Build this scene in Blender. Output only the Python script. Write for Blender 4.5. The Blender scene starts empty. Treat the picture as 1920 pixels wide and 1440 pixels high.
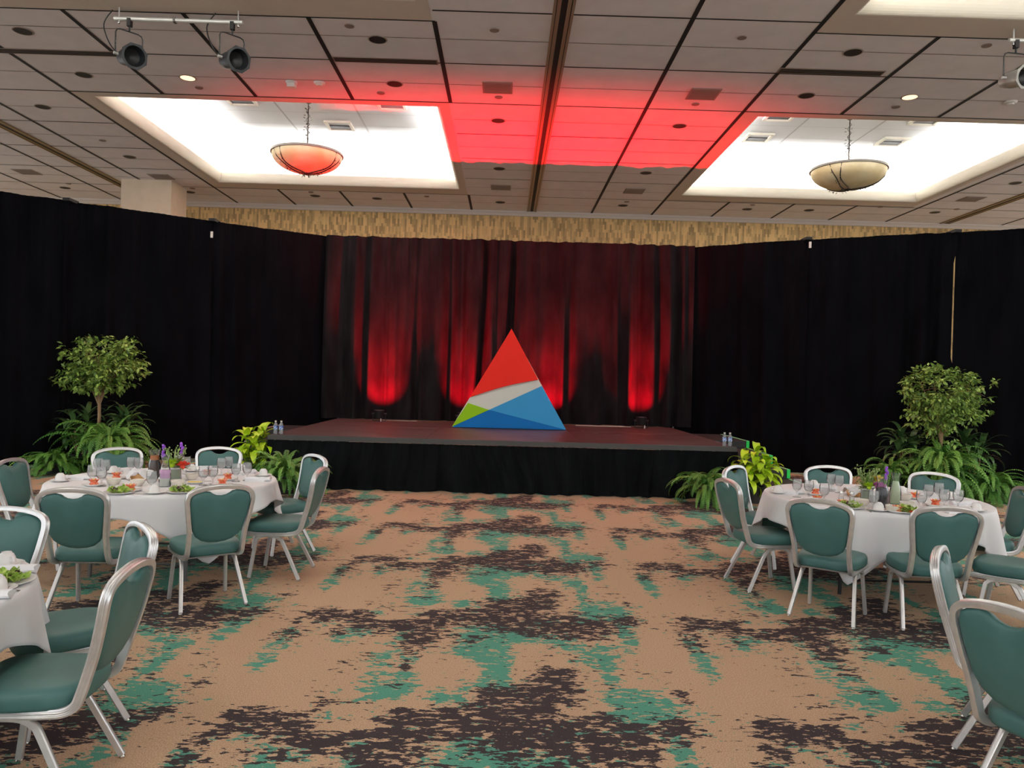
import bpy, math, random
import numpy as np
from mathutils import Vector, Matrix
R = math.radians
random.seed(7)
SC = bpy.context.scene
COL = SC.collection

# ------------------------------------------------------------------ camera
CAM_H = 1.72
FPX = 1442.0
def cam_axes():
    d = Vector((947-960, -(710-720), -FPX)).normalized()          # room +Y seen in camera space
    a = Vector((1.0, -0.027, 0.0))
    a.z = -(a.x*d.x + a.y*d.y)/d.z
    X = a.normalized(); Z = X.cross(d).normalized(); Y = d
    # columns X,Y,Z = room axes expressed in camera space
    M = Matrix((X, Y, Z)).transposed()
    return M
W2C = cam_axes(); C2W = W2C.transposed()
cd = bpy.data.cameras.new('camera'); cam = bpy.data.objects.new('camera', cd); COL.objects.link(cam)
cd.sensor_width = 36; cd.lens = FPX/1920*36; cd.clip_start = 0.05; cd.clip_end = 200
cam.matrix_world = Matrix.Translation((0, 0, CAM_H)) @ C2W.to_4x4()
SC.camera = cam
def at(px, py, z=None, y=None):
    """room point seen at a pixel, on the level z or at the distance y"""
    r = C2W @ Vector(((px-960)/FPX, -(py-720)/FPX, -1.0))
    t = (z-CAM_H)/r.z if z is not None else y/r.y
    return Vector((r.x*t, r.y*t, CAM_H+r.z*t))

# ------------------------------------------------------------------ view, world, lights
SC.view_settings.view_transform = 'Standard'; SC.view_settings.look = 'None'
SC.view_settings.gamma = 1; SC.view_settings.use_curve_mapping = False
SC.view_settings.exposure = 1.0
SC.cycles.max_bounces = 8; SC.cycles.diffuse_bounces = 4; SC.cycles.glossy_bounces = 3
SC.cycles.transmission_bounces = 8; SC.cycles.transparent_max_bounces = 8
SC.cycles.use_denoising = True; SC.cycles.caustics_reflective = False; SC.cycles.caustics_refractive = False
SC.cycles.sample_clamp_indirect = 4.0
wd = bpy.data.worlds.new('ambient_fill'); SC.world = wd; wd.use_nodes = True  # even ambient fill added, entering through the open sides of the hall
bg = wd.node_tree.nodes['Background']; bg.inputs[0].default_value = (0.96, 0.975, 1.0, 1); bg.inputs[1].default_value = 0.86

ZC = 6.37          # ceiling
YB = 21.4          # back wall
ST = 0.783         # stage top
YS0, YS1 = 11.6, 16.2
TRAYS = [(-7.2, -1.24, 13.28, 19.08), (4.23, 10.1, 13.28, 19.02), (-7.2, -1.24, 3.8, 9.58), (4.23, 10.1, 3.8, 9.58),
         (-7.2, -1.24, -5.7, 0.1), (4.23, 10.1, -5.7, 0.1)]
def area(name, loc, rot, sx, sy, power, color):
    l = bpy.data.lights.new(name, 'AREA'); l.shape = 'RECTANGLE'; l.size = sx; l.size_y = sy
    l.energy = power; l.color = color
    o = bpy.data.objects.new(name, l); COL.objects.link(o); o.location = loc; o.rotation_euler = rot
    return o
COVE_P = 66.0
for (x0, x1, y0, y1) in TRAYS:
    cx, cy, z = (x0+x1)/2, (y0+y1)/2, ZC+0.10
    w, d = x1-x0-0.3, y1-y0-0.3
    k = 0.07; c = (1.0, 0.97, 0.92)
    area('cove_lamp', (cx, y1+k, z), (R(180), 0, 0), w, 0.10, COVE_P, c)
    area('cove_lamp', (cx, y0-k, z), (R(180), 0, 0), w, 0.10, COVE_P, c)
    area('cove_lamp', (x0-k, cy, z), (R(180), 0, 0), 0.10, d, COVE_P, c)
    area('cove_lamp', (x1+k, cy, z), (R(180), 0, 0), 0.10, d, COVE_P, c)
UP_Y = 15.76
UP_PX = [711, 868, 1035, 1203]
UPX = [at(p, 0, y=UP_Y).x for p in UP_PX]
UPX = [(p-947+0.027*80)/FPX*UP_Y for p in UP_PX]
UP_POWER = 950.0
for x in UPX:
    for (sz, pw, tilt) in ((R(84), UP_POWER, 0), (R(86), UP_POWER*0.40, -50.0)):
        l = bpy.data.lights.new('uplight_beam', 'SPOT'); l.energy = pw; l.color = (1.0, 0.0, 0.012)
        l.spot_size = sz; l.spot_blend = 1.0; l.shadow_soft_size = 0.03
        o = bpy.data.objects.new('uplight_beam', l); COL.objects.link(o)
        o.location = (x, UP_Y, ST+0.30); o.rotation_euler = (R(180+tilt), 0, 0)

# ------------------------------------------------------------------ materials
def mat(name, base, rough=0.5, metal=0.0, **kw):
    m = bpy.data.materials.new(name); m.use_nodes = True
    b = m.node_tree.nodes['Principled BSDF']
    b.inputs['Base Color'].default_value = (*base, 1); b.inputs['Roughness'].default_value = rough
    b.inputs['Metallic'].default_value = metal
    for k, v in kw.items():
        b.inputs[k.replace('_', ' ')].default_value = v
    m.diffuse_color = (*base, 1)
    return m
def nd(m, t, **kw):
    n = m.node_tree.nodes.new(t)
    for k, v in kw.items(): setattr(n, k, v)
    return n
def lk(m, a, b): m.node_tree.links.new(a, b)
def bsdf(m): return m.node_tree.nodes['Principled BSDF']
def srgb(r, g, b):
    f = lambda c: (c/255/12.92) if c/255 <= 0.04045 else ((c/255+0.055)/1.055)**2.4
    return (f(r), f(g), f(b))
def noisy(m, c1, c2, scale, detail=4, stretch=(1, 1, 1), bump=0.0, lo=0.35, hi=0.65, coord='Object'):
    tc = nd(m, 'ShaderNodeTexCoord'); mp = nd(m, 'ShaderNodeMapping'); mp.inputs['Scale'].default_value = stretch
    n = nd(m, 'ShaderNodeTexNoise'); n.inputs['Scale'].default_value = scale; n.inputs['Detail'].default_value = detail
    r = nd(m, 'ShaderNodeValToRGB'); r.color_ramp.elements[0].position = lo; r.color_ramp.elements[1].position = hi
    r.color_ramp.elements[0].color = (*c1, 1); r.color_ramp.elements[1].color = (*c2, 1)
    lk(m, tc.outputs[coord], mp.inputs[0]); lk(m, mp.outputs[0], n.inputs[0]); lk(m, n.outputs[0], r.inputs[0])
    lk(m, r.outputs[0], bsdf(m).inputs['Base Color'])
    if bump:
        b = nd(m, 'ShaderNodeBump'); b.inputs['Strength'].default_value = bump; b.inputs['Distance'].default_value = 0.01
        lk(m, n.outputs[0], b.inputs['Height']); lk(m, b.outputs[0], bsdf(m).inputs['Normal'])
    return m
M = {}
M['panel'] = noisy(mat('ceiling_panel', srgb(226, 220, 222), 0.9), srgb(223, 217, 219), srgb(229, 223, 225), 3, bump=0.0)
M['reveal'] = mat('ceiling_reveal', (0.012, 0.011, 0.011), 0.7)
M['joint'] = mat('panel_joint', srgb(100, 90, 84), 0.9)
M['border'] = mat('drywall', srgb(208, 196, 184), 0.85)
M['tray'] = mat('tray_plaster', srgb(236, 234, 228), 0.8)
M['lip'] = mat('tray_lip', srgb(226, 220, 206), 0.7)
M['track'] = mat('airwall_track', srgb(150, 130, 100), 0.45, 0.5)
M['cream'] = noisy(mat('pillar_paint', srgb(225, 205, 180), 0.85), srgb(222, 202, 177), srgb(228, 208, 183), 5)
M['black'] = mat('matte_black', (0.008, 0.008, 0.009), 0.6)
M['blackmetal'] = mat('black_metal', (0.012, 0.013, 0.014), 0.42, 0.0)
M['can'] = mat('lamp_can', (0.022, 0.025, 0.029), 0.45, 0.1)
M['chrome'] = mat('chrome', (0.75, 0.75, 0.74), 0.18, 1.0)
M['steel'] = mat('brushed_pipe', (0.66, 0.67, 0.66), 0.35, 0.45)
M['alu'] = noisy(mat('brushed_aluminium', (0.72, 0.72, 0.72), 0.32, 0.72), (0.69, 0.69, 0.69), (0.76, 0.76, 0.76), 25)
M['vent'] = mat('vent_grille', srgb(150, 136, 126), 0.8)
M['cap'] = mat('ceiling_cap', srgb(140, 122, 112), 0.7)
M['white'] = mat('white_plastic', srgb(225, 222, 215), 0.5)
M['cloth'] = noisy(mat('white_linen', (0.87, 0.87, 0.89), 0.9), (0.86, 0.86, 0.88), (0.89, 0.89, 0.91), 4, bump=0.25)
M['china'] = mat('white_china', (0.88, 0.87, 0.85), 0.25)
M['cream_china'] = mat('cream_china', (0.78, 0.73, 0.63), 0.3)
M['ply'] = noisy(mat('plywood', srgb(150, 115, 80), 0.6), srgb(140, 105, 70), srgb(165, 130, 92), 8, stretch=(1, 8, 1))
M['legsteel'] = mat('grey_steel', (0.16, 0.16, 0.16), 0.4, 0.8)
M['green_tape'] = mat('green_glow_tape', srgb(20, 215, 90), 0.5)
M['pale_tape'] = mat('pale_green_tape', srgb(150, 235, 180), 0.5)
M['white_tape'] = mat('pale_tape', srgb(190, 185, 178), 0.6)
M['pot'] = mat('dark_plant_pot', (0.012, 0.012, 0.011), 0.6)
M['soil'] = mat('potting_soil', (0.02, 0.014, 0.01), 0.95)
M['bark'] = noisy(mat('ficus_bark', srgb(150, 120, 90), 0.85), srgb(125, 98, 72), srgb(170, 140, 108), 18, stretch=(1, 1, 0.3), bump=0.4)
M['warm'] = mat('warm_lamp', (0.9, 0.75, 0.6), 0.5, Emission_Color=(1.0, 0.62, 0.38, 1), Emission_Strength=0.9)
M['red_lens'] = mat('red_led_lens', (0.6, 0.05, 0.05), 0.3, Emission_Color=(1.0, 0.25, 0.22, 1), Emission_Strength=4.0)
M['glass'] = mat('clear_glass', (1, 1, 1), 0.02, 0, Transmission_Weight=1.0, IOR=1.35)
M['water'] = mat('clear_water', (0.96, 0.98, 1.0), 0.02, 0, Transmission_Weight=1.0, IOR=1.2)
M['bottle'] = mat('clear_plastic_bottle', (0.93, 0.96, 1.0), 0.05, 0, Transmission_Weight=0.9, IOR=1.2)
M['blue_label'] = noisy(mat('bottle_label', srgb(60, 110, 190), 0.4), srgb(40, 90, 175), srgb(190, 210, 235), 30, stretch=(1, 1, 2), lo=0.5, hi=0.55)
M['tea'] = mat('iced_tea', (0.05, 0.014, 0.008), 0.1)
M['tea_amber'] = mat('amber_tea', (0.42, 0.14, 0.035), 0.15)
M['wine'] = mat('dark_drink', (0.012, 0.006, 0.012), 0.1)
M['milk'] = mat('pale_dressing', srgb(205, 208, 200), 0.3)
M['pink'] = mat('pink_dressing', srgb(205, 160, 200), 0.3)
M['palegreen'] = mat('pale_green_dressing', srgb(190, 205, 165), 0.3)
M['lettuce'] = noisy(mat('lettuce', srgb(150, 185, 60), 0.55), srgb(120, 165, 40), srgb(200, 215, 120), 40)
M['radicchio'] = mat('purple_lettuce', srgb(85, 40, 70), 0.5)
M['tomato'] = mat('tomato', srgb(215, 60, 25), 0.35)
M['orange'] = noisy(mat('orange_dessert', srgb(235, 110, 70), 0.4), srgb(225, 85, 45), srgb(245, 165, 130), 45)
M['butter'] = mat('yellow_butter', srgb(235, 205, 110), 0.45)
M['salt'] = mat('salt', (0.8, 0.8, 0.78), 0.6)
M['bread'] = noisy(mat('bread_roll', srgb(205, 150, 95), 0.7), srgb(190, 130, 75), srgb(225, 185, 130), 20)
M['purple'] = mat('purple_petals', srgb(150, 80, 205), 0.6)
M['magenta'] = mat('magenta_petals', srgb(190, 90, 165), 0.6)
M['yellow'] = mat('yellow_petals', srgb(240, 215, 20), 0.6)
M['lime_petals'] = mat('lime_petals', srgb(165, 200, 30), 0.6)
M['red_petals'] = mat('coral_petals', srgb(225, 75, 55), 0.6)
M['dull_green'] = mat('flower_leaves', srgb(80, 115, 55), 0.6)
M['iron'] = mat('wrought_iron', (0.018, 0.014, 0.014), 0.5, 0.2)
M['rim'] = mat('pewter_rim', (0.15, 0.14, 0.13), 0.4, 0.6)
M['alabaster'] = noisy(mat('alabaster_bowl', srgb(205, 190, 150), 0.45), srgb(190, 172, 128), srgb(222, 212, 180), 1.6, detail=3)
M['side_panel'] = mat('step_box_black', (0.030, 0.031, 0.031), 0.7)
M['logo_red'] = mat('logo_red', srgb(246, 40, 22), 0.45)
M['logo_white'] = mat('logo_white', srgb(226, 228, 216), 0.5)
M['logo_green'] = mat('logo_green', srgb(150, 205, 10), 0.45)
M['logo_sky'] = mat('logo_light_blue', srgb(58, 158, 216), 0.45)
M['logo_blue'] = mat('logo_blue', srgb(0, 112, 190), 0.45)
for k in ('logo_red', 'logo_white', 'logo_green', 'logo_sky', 'logo_blue'): bsdf(M[k]).inputs['Specular IOR Level'].default_value = 0.2

def thin_glass(m, tint, white, gloss=1.0):
    nt = m.node_tree; nt.nodes.remove(bsdf(m)); out = nt.nodes['Material Output']
    tr = nd(m, 'ShaderNodeBsdfTransparent'); tr.inputs[0].default_value = (*tint, 1)
    gl = nd(m, 'ShaderNodeBsdfGlossy'); gl.inputs['Roughness'].default_value = 0.06
    df = nd(m, 'ShaderNodeBsdfDiffuse'); df.inputs[0].default_value = (0.9, 0.92, 0.92, 1)
    fr = nd(m, 'ShaderNodeLayerWeight'); fr.inputs['Blend'].default_value = 0.12
    a = nd(m, 'ShaderNodeMixShader'); a.inputs[0].default_value = white; b = nd(m, 'ShaderNodeMixShader')
    lk(m, tr.outputs[0], a.inputs[1]); lk(m, df.outputs[0], a.inputs[2]); lk(m, fr.outputs['Fresnel'], b.inputs[0])
    lk(m, a.outputs[0], b.inputs[1]); lk(m, gl.outputs[0], b.inputs[2]); lk(m, b.outputs[0], out.inputs[0])
thin_glass(M['glass'], (0.99, 0.99, 0.99), 0.15); thin_glass(M['water'], (0.95, 0.97, 0.97), 0.15)
M['jug_glass'] = mat('jug_glass', (1, 1, 1), 0.05); thin_glass(M['jug_glass'], (0.97, 0.98, 0.98), 0.03); thin_glass(M['bottle'], (0.85, 0.90, 0.95), 0.25)

def teal_mat():
    m = mat('teal_vinyl', srgb(64, 106, 103), 0.45)
    noisy(m, srgb(62, 104, 100), srgb(69, 111, 108), 6)
    n = nd(m, 'ShaderNodeTexNoise'); n.inputs['Scale'].default_value = 260; b = nd(m, 'ShaderNodeBump')
    b.inputs['Strength'].default_value = 0.12; b.inputs['Distance'].default_value = 0.002
    lk(m, n.outputs[0], b.inputs['Height']); lk(m, b.outputs[0], bsdf(m).inputs['Normal'])
    bsdf(m).inputs['Specular IOR Level'].default_value = 0.45
    return m
M['teal'] = teal_mat()
def leafy(name, c1, c2, rough=0.5):
    m = mat(name, c1, rough)
    g = nd(m, 'ShaderNodeNewGeometry'); r = nd(m, 'ShaderNodeValToRGB')
    r.color_ramp.elements[0].color = (*c1, 1); r.color_ramp.elements[1].color = (*c2, 1)
    lk(m, g.outputs['Random Per Island'], r.inputs[0]); lk(m, r.outputs[0], bsdf(m).inputs['Base Color'])
    bsdf(m).inputs['Transmission Weight'].default_value = 0.0
    return m
M['ficus'] = leafy('ficus_leaves', srgb(78, 112, 46), srgb(160, 190, 92), 0.35)
M['fern'] = leafy('fern_fronds', srgb(62, 118, 40), srgb(118, 168, 72), 0.5)
M['strap'] = leafy('dark_strap_leaves', srgb(50, 86, 44), srgb(104, 140, 82), 0.3)
M['lime'] = leafy('lime_leaves', srgb(150, 195, 12), srgb(208, 234, 60), 0.4)
M['bouquet'] = leafy('bouquet_leaves', srgb(90, 130, 50), srgb(175, 190, 130), 0.6)

def drape_mat(name, c, sheen, c2=None):
    m = mat(name, c, 0.95)
    noisy(m, c, c2 or tuple(v*1.5 for v in c), 3.5, stretch=(1, 1, 0.35), detail=6)
    bsdf(m).inputs['Sheen Weight'].default_value = sheen; bsdf(m).inputs['Sheen Roughness'].default_value = 0.4
    bsdf(m).inputs['Specular IOR Level'].default_value = 0.0
    return m
M['drape'] = drape_mat('black_drape', (0.0040, 0.0042, 0.0054), 0.0)
M['velour'] = drape_mat('charcoal_velour', (0.011, 0.010, 0.0115), 0.02, (0.020, 0.018, 0.020))
M['skirt'] = drape_mat('black_skirt', (0.0065, 0.0072, 0.008), 0.012)

def wallpaper():
    m = mat('wallpaper', srgb(190, 155, 100), 0.85)
    tc = nd(m, 'ShaderNodeTexCoord'); sx = nd(m, 'ShaderNodeSeparateXYZ'); cb = nd(m, 'ShaderNodeCombineXYZ')
    lk(m, tc.outputs['Object'], sx.inputs[0]); lk(m, sx.outputs['Z'], cb.inputs['X']); lk(m, sx.outputs['X'], cb.inputs['Y'])
    br = nd(m, 'ShaderNodeTexBrick'); br.offset = 0.37; br.squash = 1.0
    br.inputs['Scale'].default_value = 1.0; br.inputs['Brick Width'].default_value = 0.22; br.inputs['Row Height'].default_value = 0.05
    br.inputs['Mortar Size'].default_value = 0.0; br.inputs['Bias'].default_value = -0.15
    br.inputs['Color1'].default_value = (*srgb(222, 186, 128), 1); br.inputs['Color2'].default_value = (*srgb(140, 118, 80), 1)
    lk(m, cb.outputs[0], br.inputs[0]); lk(m, br.outputs['Color'], bsdf(m).inputs['Base Color'])
    return m
M['wallpaper'] = wallpaper()

def stage_mat():
    m = mat('stage_deck', srgb(96, 70, 70), 0.42)
    tc = nd(m, 'ShaderNodeTexCoord'); mp = nd(m, 'ShaderNodeMapping'); mp.inputs['Scale'].default_value = (0.6, 3.0, 1)
    n = nd(m, 'ShaderNodeTexNoise'); n.inputs['Scale'].default_value = 2.2; n.inputs['Detail'].default_value = 8
    r = nd(m, 'ShaderNodeValToRGB')
    r.color_ramp.elements[0].position = 0.3; r.color_ramp.elements[0].color = (*srgb(62, 45, 46), 1)
    r.color_ramp.elements[1].position = 0.75; r.color_ramp.elements[1].color = (*srgb(104, 80, 79), 1)
    n2 = nd(m, 'ShaderNodeTexNoise'); n2.inputs['Scale'].default_value = 9; n2.inputs['Detail'].default_value = 8
    r2 = nd(m, 'ShaderNodeValToRGB'); r2.color_ramp.elements[0].position = 0.70; r2.color_ramp.elements[1].position = 0.76
    mx = nd(m, 'ShaderNodeMix', data_type='RGBA'); mx.inputs['B'].default_value = (*srgb(175, 160, 155), 1)
    lk(m, tc.outputs['Object'], mp.inputs[0]); lk(m, mp.outputs[0], n.inputs[0]); lk(m, mp.outputs[0], n2.inputs[0])
    lk(m, n.outputs[0], r.inputs[0]); lk(m, n2.outputs[0], r2.inputs[0]); lk(m, r2.outputs[0], mx.inputs['Factor'])
    lk(m, r.outputs[0], mx.inputs['A']); lk(m, mx.outputs['Result'], bsdf(m).inputs['Base Color'])
    return m
M['stage'] = stage_mat()
M['edge'] = mat('stage_edge', srgb(70, 70, 68), 0.5, 0.2)

# carpet: coarse layout of the repeating camouflage pattern as an attribute of the floor, torn into flecks by noise nodes
def r1(zx, zy): p = at(200+zx*.4583, 1080+zy*.4583, z=0); return (p.x, p.y)
def r2_(zx, zy): p = at(940+zx*.4583, 1080+zy*.4583, z=0); return (p.x, p.y)
TEAL = [(r1, 735, 235, 35, 25, 1.2), (r1, 690, 290, 40, 35, 1.4), (r1, 640, 345, 38, 40, 1.5), (r1, 605, 375, 18, 18, 1), (r1, 945, 250, 32, 25, 1.2), (r1, 1040, 225, 55, 20, .9),
        (r1, 1210, 245, 30, 45, 1), (r1, 1115, 345, 25, 45, .8), (r1, 1190, 340, 60, 40, .8), (r1, 1140, 440, 120, 40, .8), (r1, 1150, 485, 90, 30, 1.1), (r1, 1235, 420, 36, 50, 1.2),
        (r1, 1560, 235, 110, 38, 1.5), (r1, 1480, 300, 65, 28, 1.5), (r1, 1590, 320, 70, 60, 1.6), (r1, 1600, 400, 45, 60, 1.5), (r1, 1590, 445, 60, 20, 1.2),
        (r1, 1400, 475, 75, 30, 1.0), (r1, 1470, 530, 50, 20, 1), (r1, 1360, 510, 40, 20, 1), (r2_, 160, 250, 110, 24, 1), (r2_, 260, 290, 100, 20, .8), (r2_, 350, 330, 40, 40, .8),
        (r2_, 430, 350, 36, 60, 1.3), (r2_, 445, 420, 24, 40, 1.1), (r2_, 515, 245, 44, 60, 1.6), (r2_, 560, 520, 110, 50, 1.4), (r2_, 520, 590, 70, 40, 1.2), (r2_, 720, 560, 80, 50, .6),
        (r2_, 480, 650, 60, 20, .9), (r2_, 240, 650, 100, 20, .7), (r1, 900, 570, 45, 16, 1), (r1, 1090, 575, 45, 14, 1), (r1, 1280, 620, 50, 14, .9), (r1, 1870, 640, 60, 20, .9), (r1, 560, 660, 100, 20, .8)]
DARK = [(r1, 570, 570, 110, 38, 1.4), (r1, 650, 590, 90, 40, 1.3), (r1, 780, 590, 90, 36, 1.3), (r1, 870, 480, 60, 20, .7), (r1, 960, 520, 110, 18, .6), (r1, 1300, 575, 140, 40, 1.6), (r1, 1500, 600, 200, 55, 1.7),
        (r1, 1700, 640, 140, 45, 1.2), (r1, 1620, 500, 100, 45, 1.4), (r1, 950, 665, 190, 28, 1.2), (r1, 1150, 645, 160, 26, 1.2), (r1, 800, 645, 80, 18, .9), (r1, 450, 640, 120, 30, .8),
        (r1, 1850, 400, 90, 25, 1.2), (r1, 1850, 480, 80, 50, 1.0), (r2_, 200, 400, 70, 35, 1.1), (r2_, 70, 500, 110, 50, 1.5), (r2_, 250, 480, 60, 50, .7), (r2_, 50, 600, 110, 50, 1.3), (r2_, 300, 640, 190, 45, 1.0),
        (r2_, 420, 590, 60, 50, .8), (r2_, 725, 485, 36, 25, 1.1), (r2_, 620, 400, 90, 12, .6), (r2_, 730, 620, 110, 50, 1.0), (r2_, 500, 455, 60, 15, .5), (r2_, 200, 330, 200, 14, .4), (r1, 1260, 250, 46, 70, 1.4), (r1, 1230, 365, 34, 24, 1.1),
        (r1, 1190, 440, 70, 14, .9), (r1, 1350, 250, 70, 40, .8), (r1, 1500, 262, 60, 12, 1.3), (r2_, 100, 220, 200, 30, 1.0), (r2_, 330, 215, 160, 45, 1.3), (r2_, 580, 355, 26, 12, .9), (r1, 780, 430, 30, 14, .8),
        (r1, 1000, 350, 60, 30, .5), (r1, 940, 410, 40, 40, .5), (r1, 940, 225, 40, 20, .6), (r1, 1100, 215, 130, 25, .9), (r1, 760, 215, 60, 25, .8), (r1, 720, 265, 50, 20, .7), (r2_, 780, 280, 60, 20, .7), (r1, 1800, 660, 150, 40, 1.0)]
TANS = [(r1, 950, 615, 150, 12, 1.6), (r1, 1330, 400, 90, 60, 1), (r1, 1230, 520, 120, 22, .9), (r1, 800, 400, 150, 80, 1.2), (r2_, 640, 300, 120, 90, 1.0), (r2_, 100, 330, 110, 50, .8), (r1, 620, 450, 120, 60, 1.0), (r1, 700, 550, 40, 40, .7), (r1, 1000, 560, 60, 14, .5), (r2_, 460, 240, 14, 30, .8)]
PX_, PY_ = 2.66, 1.70
def blobs(lst, X, Y):
    out = np.zeros_like(X)
    for (f, zx, zy, wx, wy, a) in lst:
        cx, cy = f(zx, zy); ax = abs(f(zx+wx, zy)[0]-f(zx-wx, zy)[0])/2; ay = abs(f(zx, zy+wy)[1]-f(zx, zy-wy)[1])/2
        dx = (X-cx+PX_/2) % PX_-PX_/2; dy = (Y-cy+PY_/2) % PY_-PY_/2
        out += a*np.exp(-((dx/ax)**2+(dy/ay)**2)*0.8)
    return out
def carpet_mat():
    m = mat('patterned_carpet', srgb(180, 145, 115), 0.95)
    bsdf(m).inputs['Specular IOR Level'].default_value = 0.15
    tc = nd(m, 'ShaderNodeTexCoord'); sx = nd(m, 'ShaderNodeSeparateXYZ'); lk(m, tc.outputs['Object'], sx.inputs[0])
    def streak(scale, sy, off):
        mp = nd(m, 'ShaderNodeMapping'); mp.inputs['Scale'].default_value = (1, sy, 1); mp.inputs['Location'].default_value = (off, off*.7, 0)
        n = nd(m, 'ShaderNodeTexNoise'); n.inputs['Scale'].default_value = scale; n.inputs['Detail'].default_value = 3; n.inputs['Roughness'].default_value = 0.62
        n.inputs['Distortion'].default_value = 0.25
        lk(m, tc.outputs['Object'], mp.inputs[0]); lk(m, mp.outputs[0], n.inputs[0]); return n.outputs[0]
    def math_(op, a, b):
        n = nd(m, 'ShaderNodeMath', operation=op)
        for i, v in enumerate((a, b)):
            if isinstance(v, (int, float)): n.inputs[i].default_value = v
            else: lk(m, v, n.inputs[i])
        return n.outputs[0]
    def step(v, lo, hi):
        n = nd(m, 'ShaderNodeMapRange'); n.inputs['From Min'].default_value = lo; n.inputs['From Max'].default_value = hi
        lk(m, v, n.inputs[0]); return n.outputs[0]
    at_ = nd(m, 'ShaderNodeAttribute', attribute_name='layout'); s = nd(m, 'ShaderNodeSeparateColor'); lk(m, at_.outputs['Color'], s.inputs[0])
    t = math_('ADD', math_('ADD', s.outputs[0], math_('MULTIPLY', math_('SUBTRACT', streak(6.5, 1.8, 3), 0.5), 3.4)), math_('MULTIPLY', math_('SUBTRACT', streak(17.0, 2.1, 5), 0.5), 3.6))
    d = math_('ADD', math_('ADD', s.outputs[1], math_('MULTIPLY', math_('SUBTRACT', streak(7.0, 2.0, 11), 0.5), 3.6)), math_('MULTIPLY', math_('SUBTRACT', streak(16.0, 2.4, 19), 0.5), 4.2))
    teal_f = step(t, 0.66, 0.72); dark_f = step(d, 0.76, 0.82)
    fn = nd(m, 'ShaderNodeTexNoise'); fn.inputs['Scale'].default_value = 150; fn.inputs['Detail'].default_value = 2; lk(m, tc.outputs['Object'], fn.inputs[0])
    def two(c1, c2):
        r = nd(m, 'ShaderNodeValToRGB'); r.color_ramp.elements[0].position = .3; r.color_ramp.elements[1].position = .7
        r.color_ramp.elements[0].color = (*c1, 1); r.color_ramp.elements[1].color = (*c2, 1); lk(m, fn.outputs[0], r.inputs[0]); return r.outputs[0]
    tan = two(srgb(164, 132, 106), srgb(212, 182, 153)); teal = two(srgb(74, 138, 120), srgb(98, 162, 142)); dark = two(srgb(56, 48, 51), srgb(76, 68, 70))
    m1 = nd(m, 'ShaderNodeMix', data_type='RGBA'); lk(m, teal_f, m1.inputs['Factor']); lk(m, tan, m1.inputs['A']); lk(m, teal, m1.inputs['B'])
    m2 = nd(m, 'ShaderNodeMix', data_type='RGBA'); lk(m, dark_f, m2.inputs['Factor']); lk(m, m1.outputs['Result'], m2.inputs['A']); lk(m, dark, m2.inputs['B'])
    lk(m, m2.outputs['Result'], bsdf(m).inputs['Base Color'])
    b = nd(m, 'ShaderNodeBump'); b.inputs['Strength'].default_value = 0.35; b.inputs['Distance'].default_value = 0.004
    lk(m, fn.outputs[0], b.inputs['Height']); lk(m, b.outputs[0], bsdf(m).inputs['Normal'])
    return m
M['carpet'] = carpet_mat()

# ------------------------------------------------------------------ mesh helpers
def props(o, label=None, cat=None, group=None, kind=None):
    if label: o['label'] = label
    if cat: o['category'] = cat
    if group: o['group'] = group
    if kind: o['kind'] = kind
    return o
def thing(name, loc=(0, 0, 0), rz=0.0, label=None, cat=None, group=None):
    o = bpy.data.objects.new(name, None); COL.objects.link(o); o.location = loc; o.rotation_euler = (0, 0, rz)
    o.empty_display_size = 0.1
    return props(o, label, cat, group)
def children(o): return [c for c in COL.objects if c.parent == o]
def copy_tree(o, kids, parent=None):
    c = o.copy(); COL.objects.link(c)
    if parent is not None: c.parent = parent
    for (k, sub) in kids: copy_tree(k, sub, c)
    return c
def tree_of(o, allobs): return [(k, tree_of(k, allobs)) for k in allobs if k.parent == o]

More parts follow.
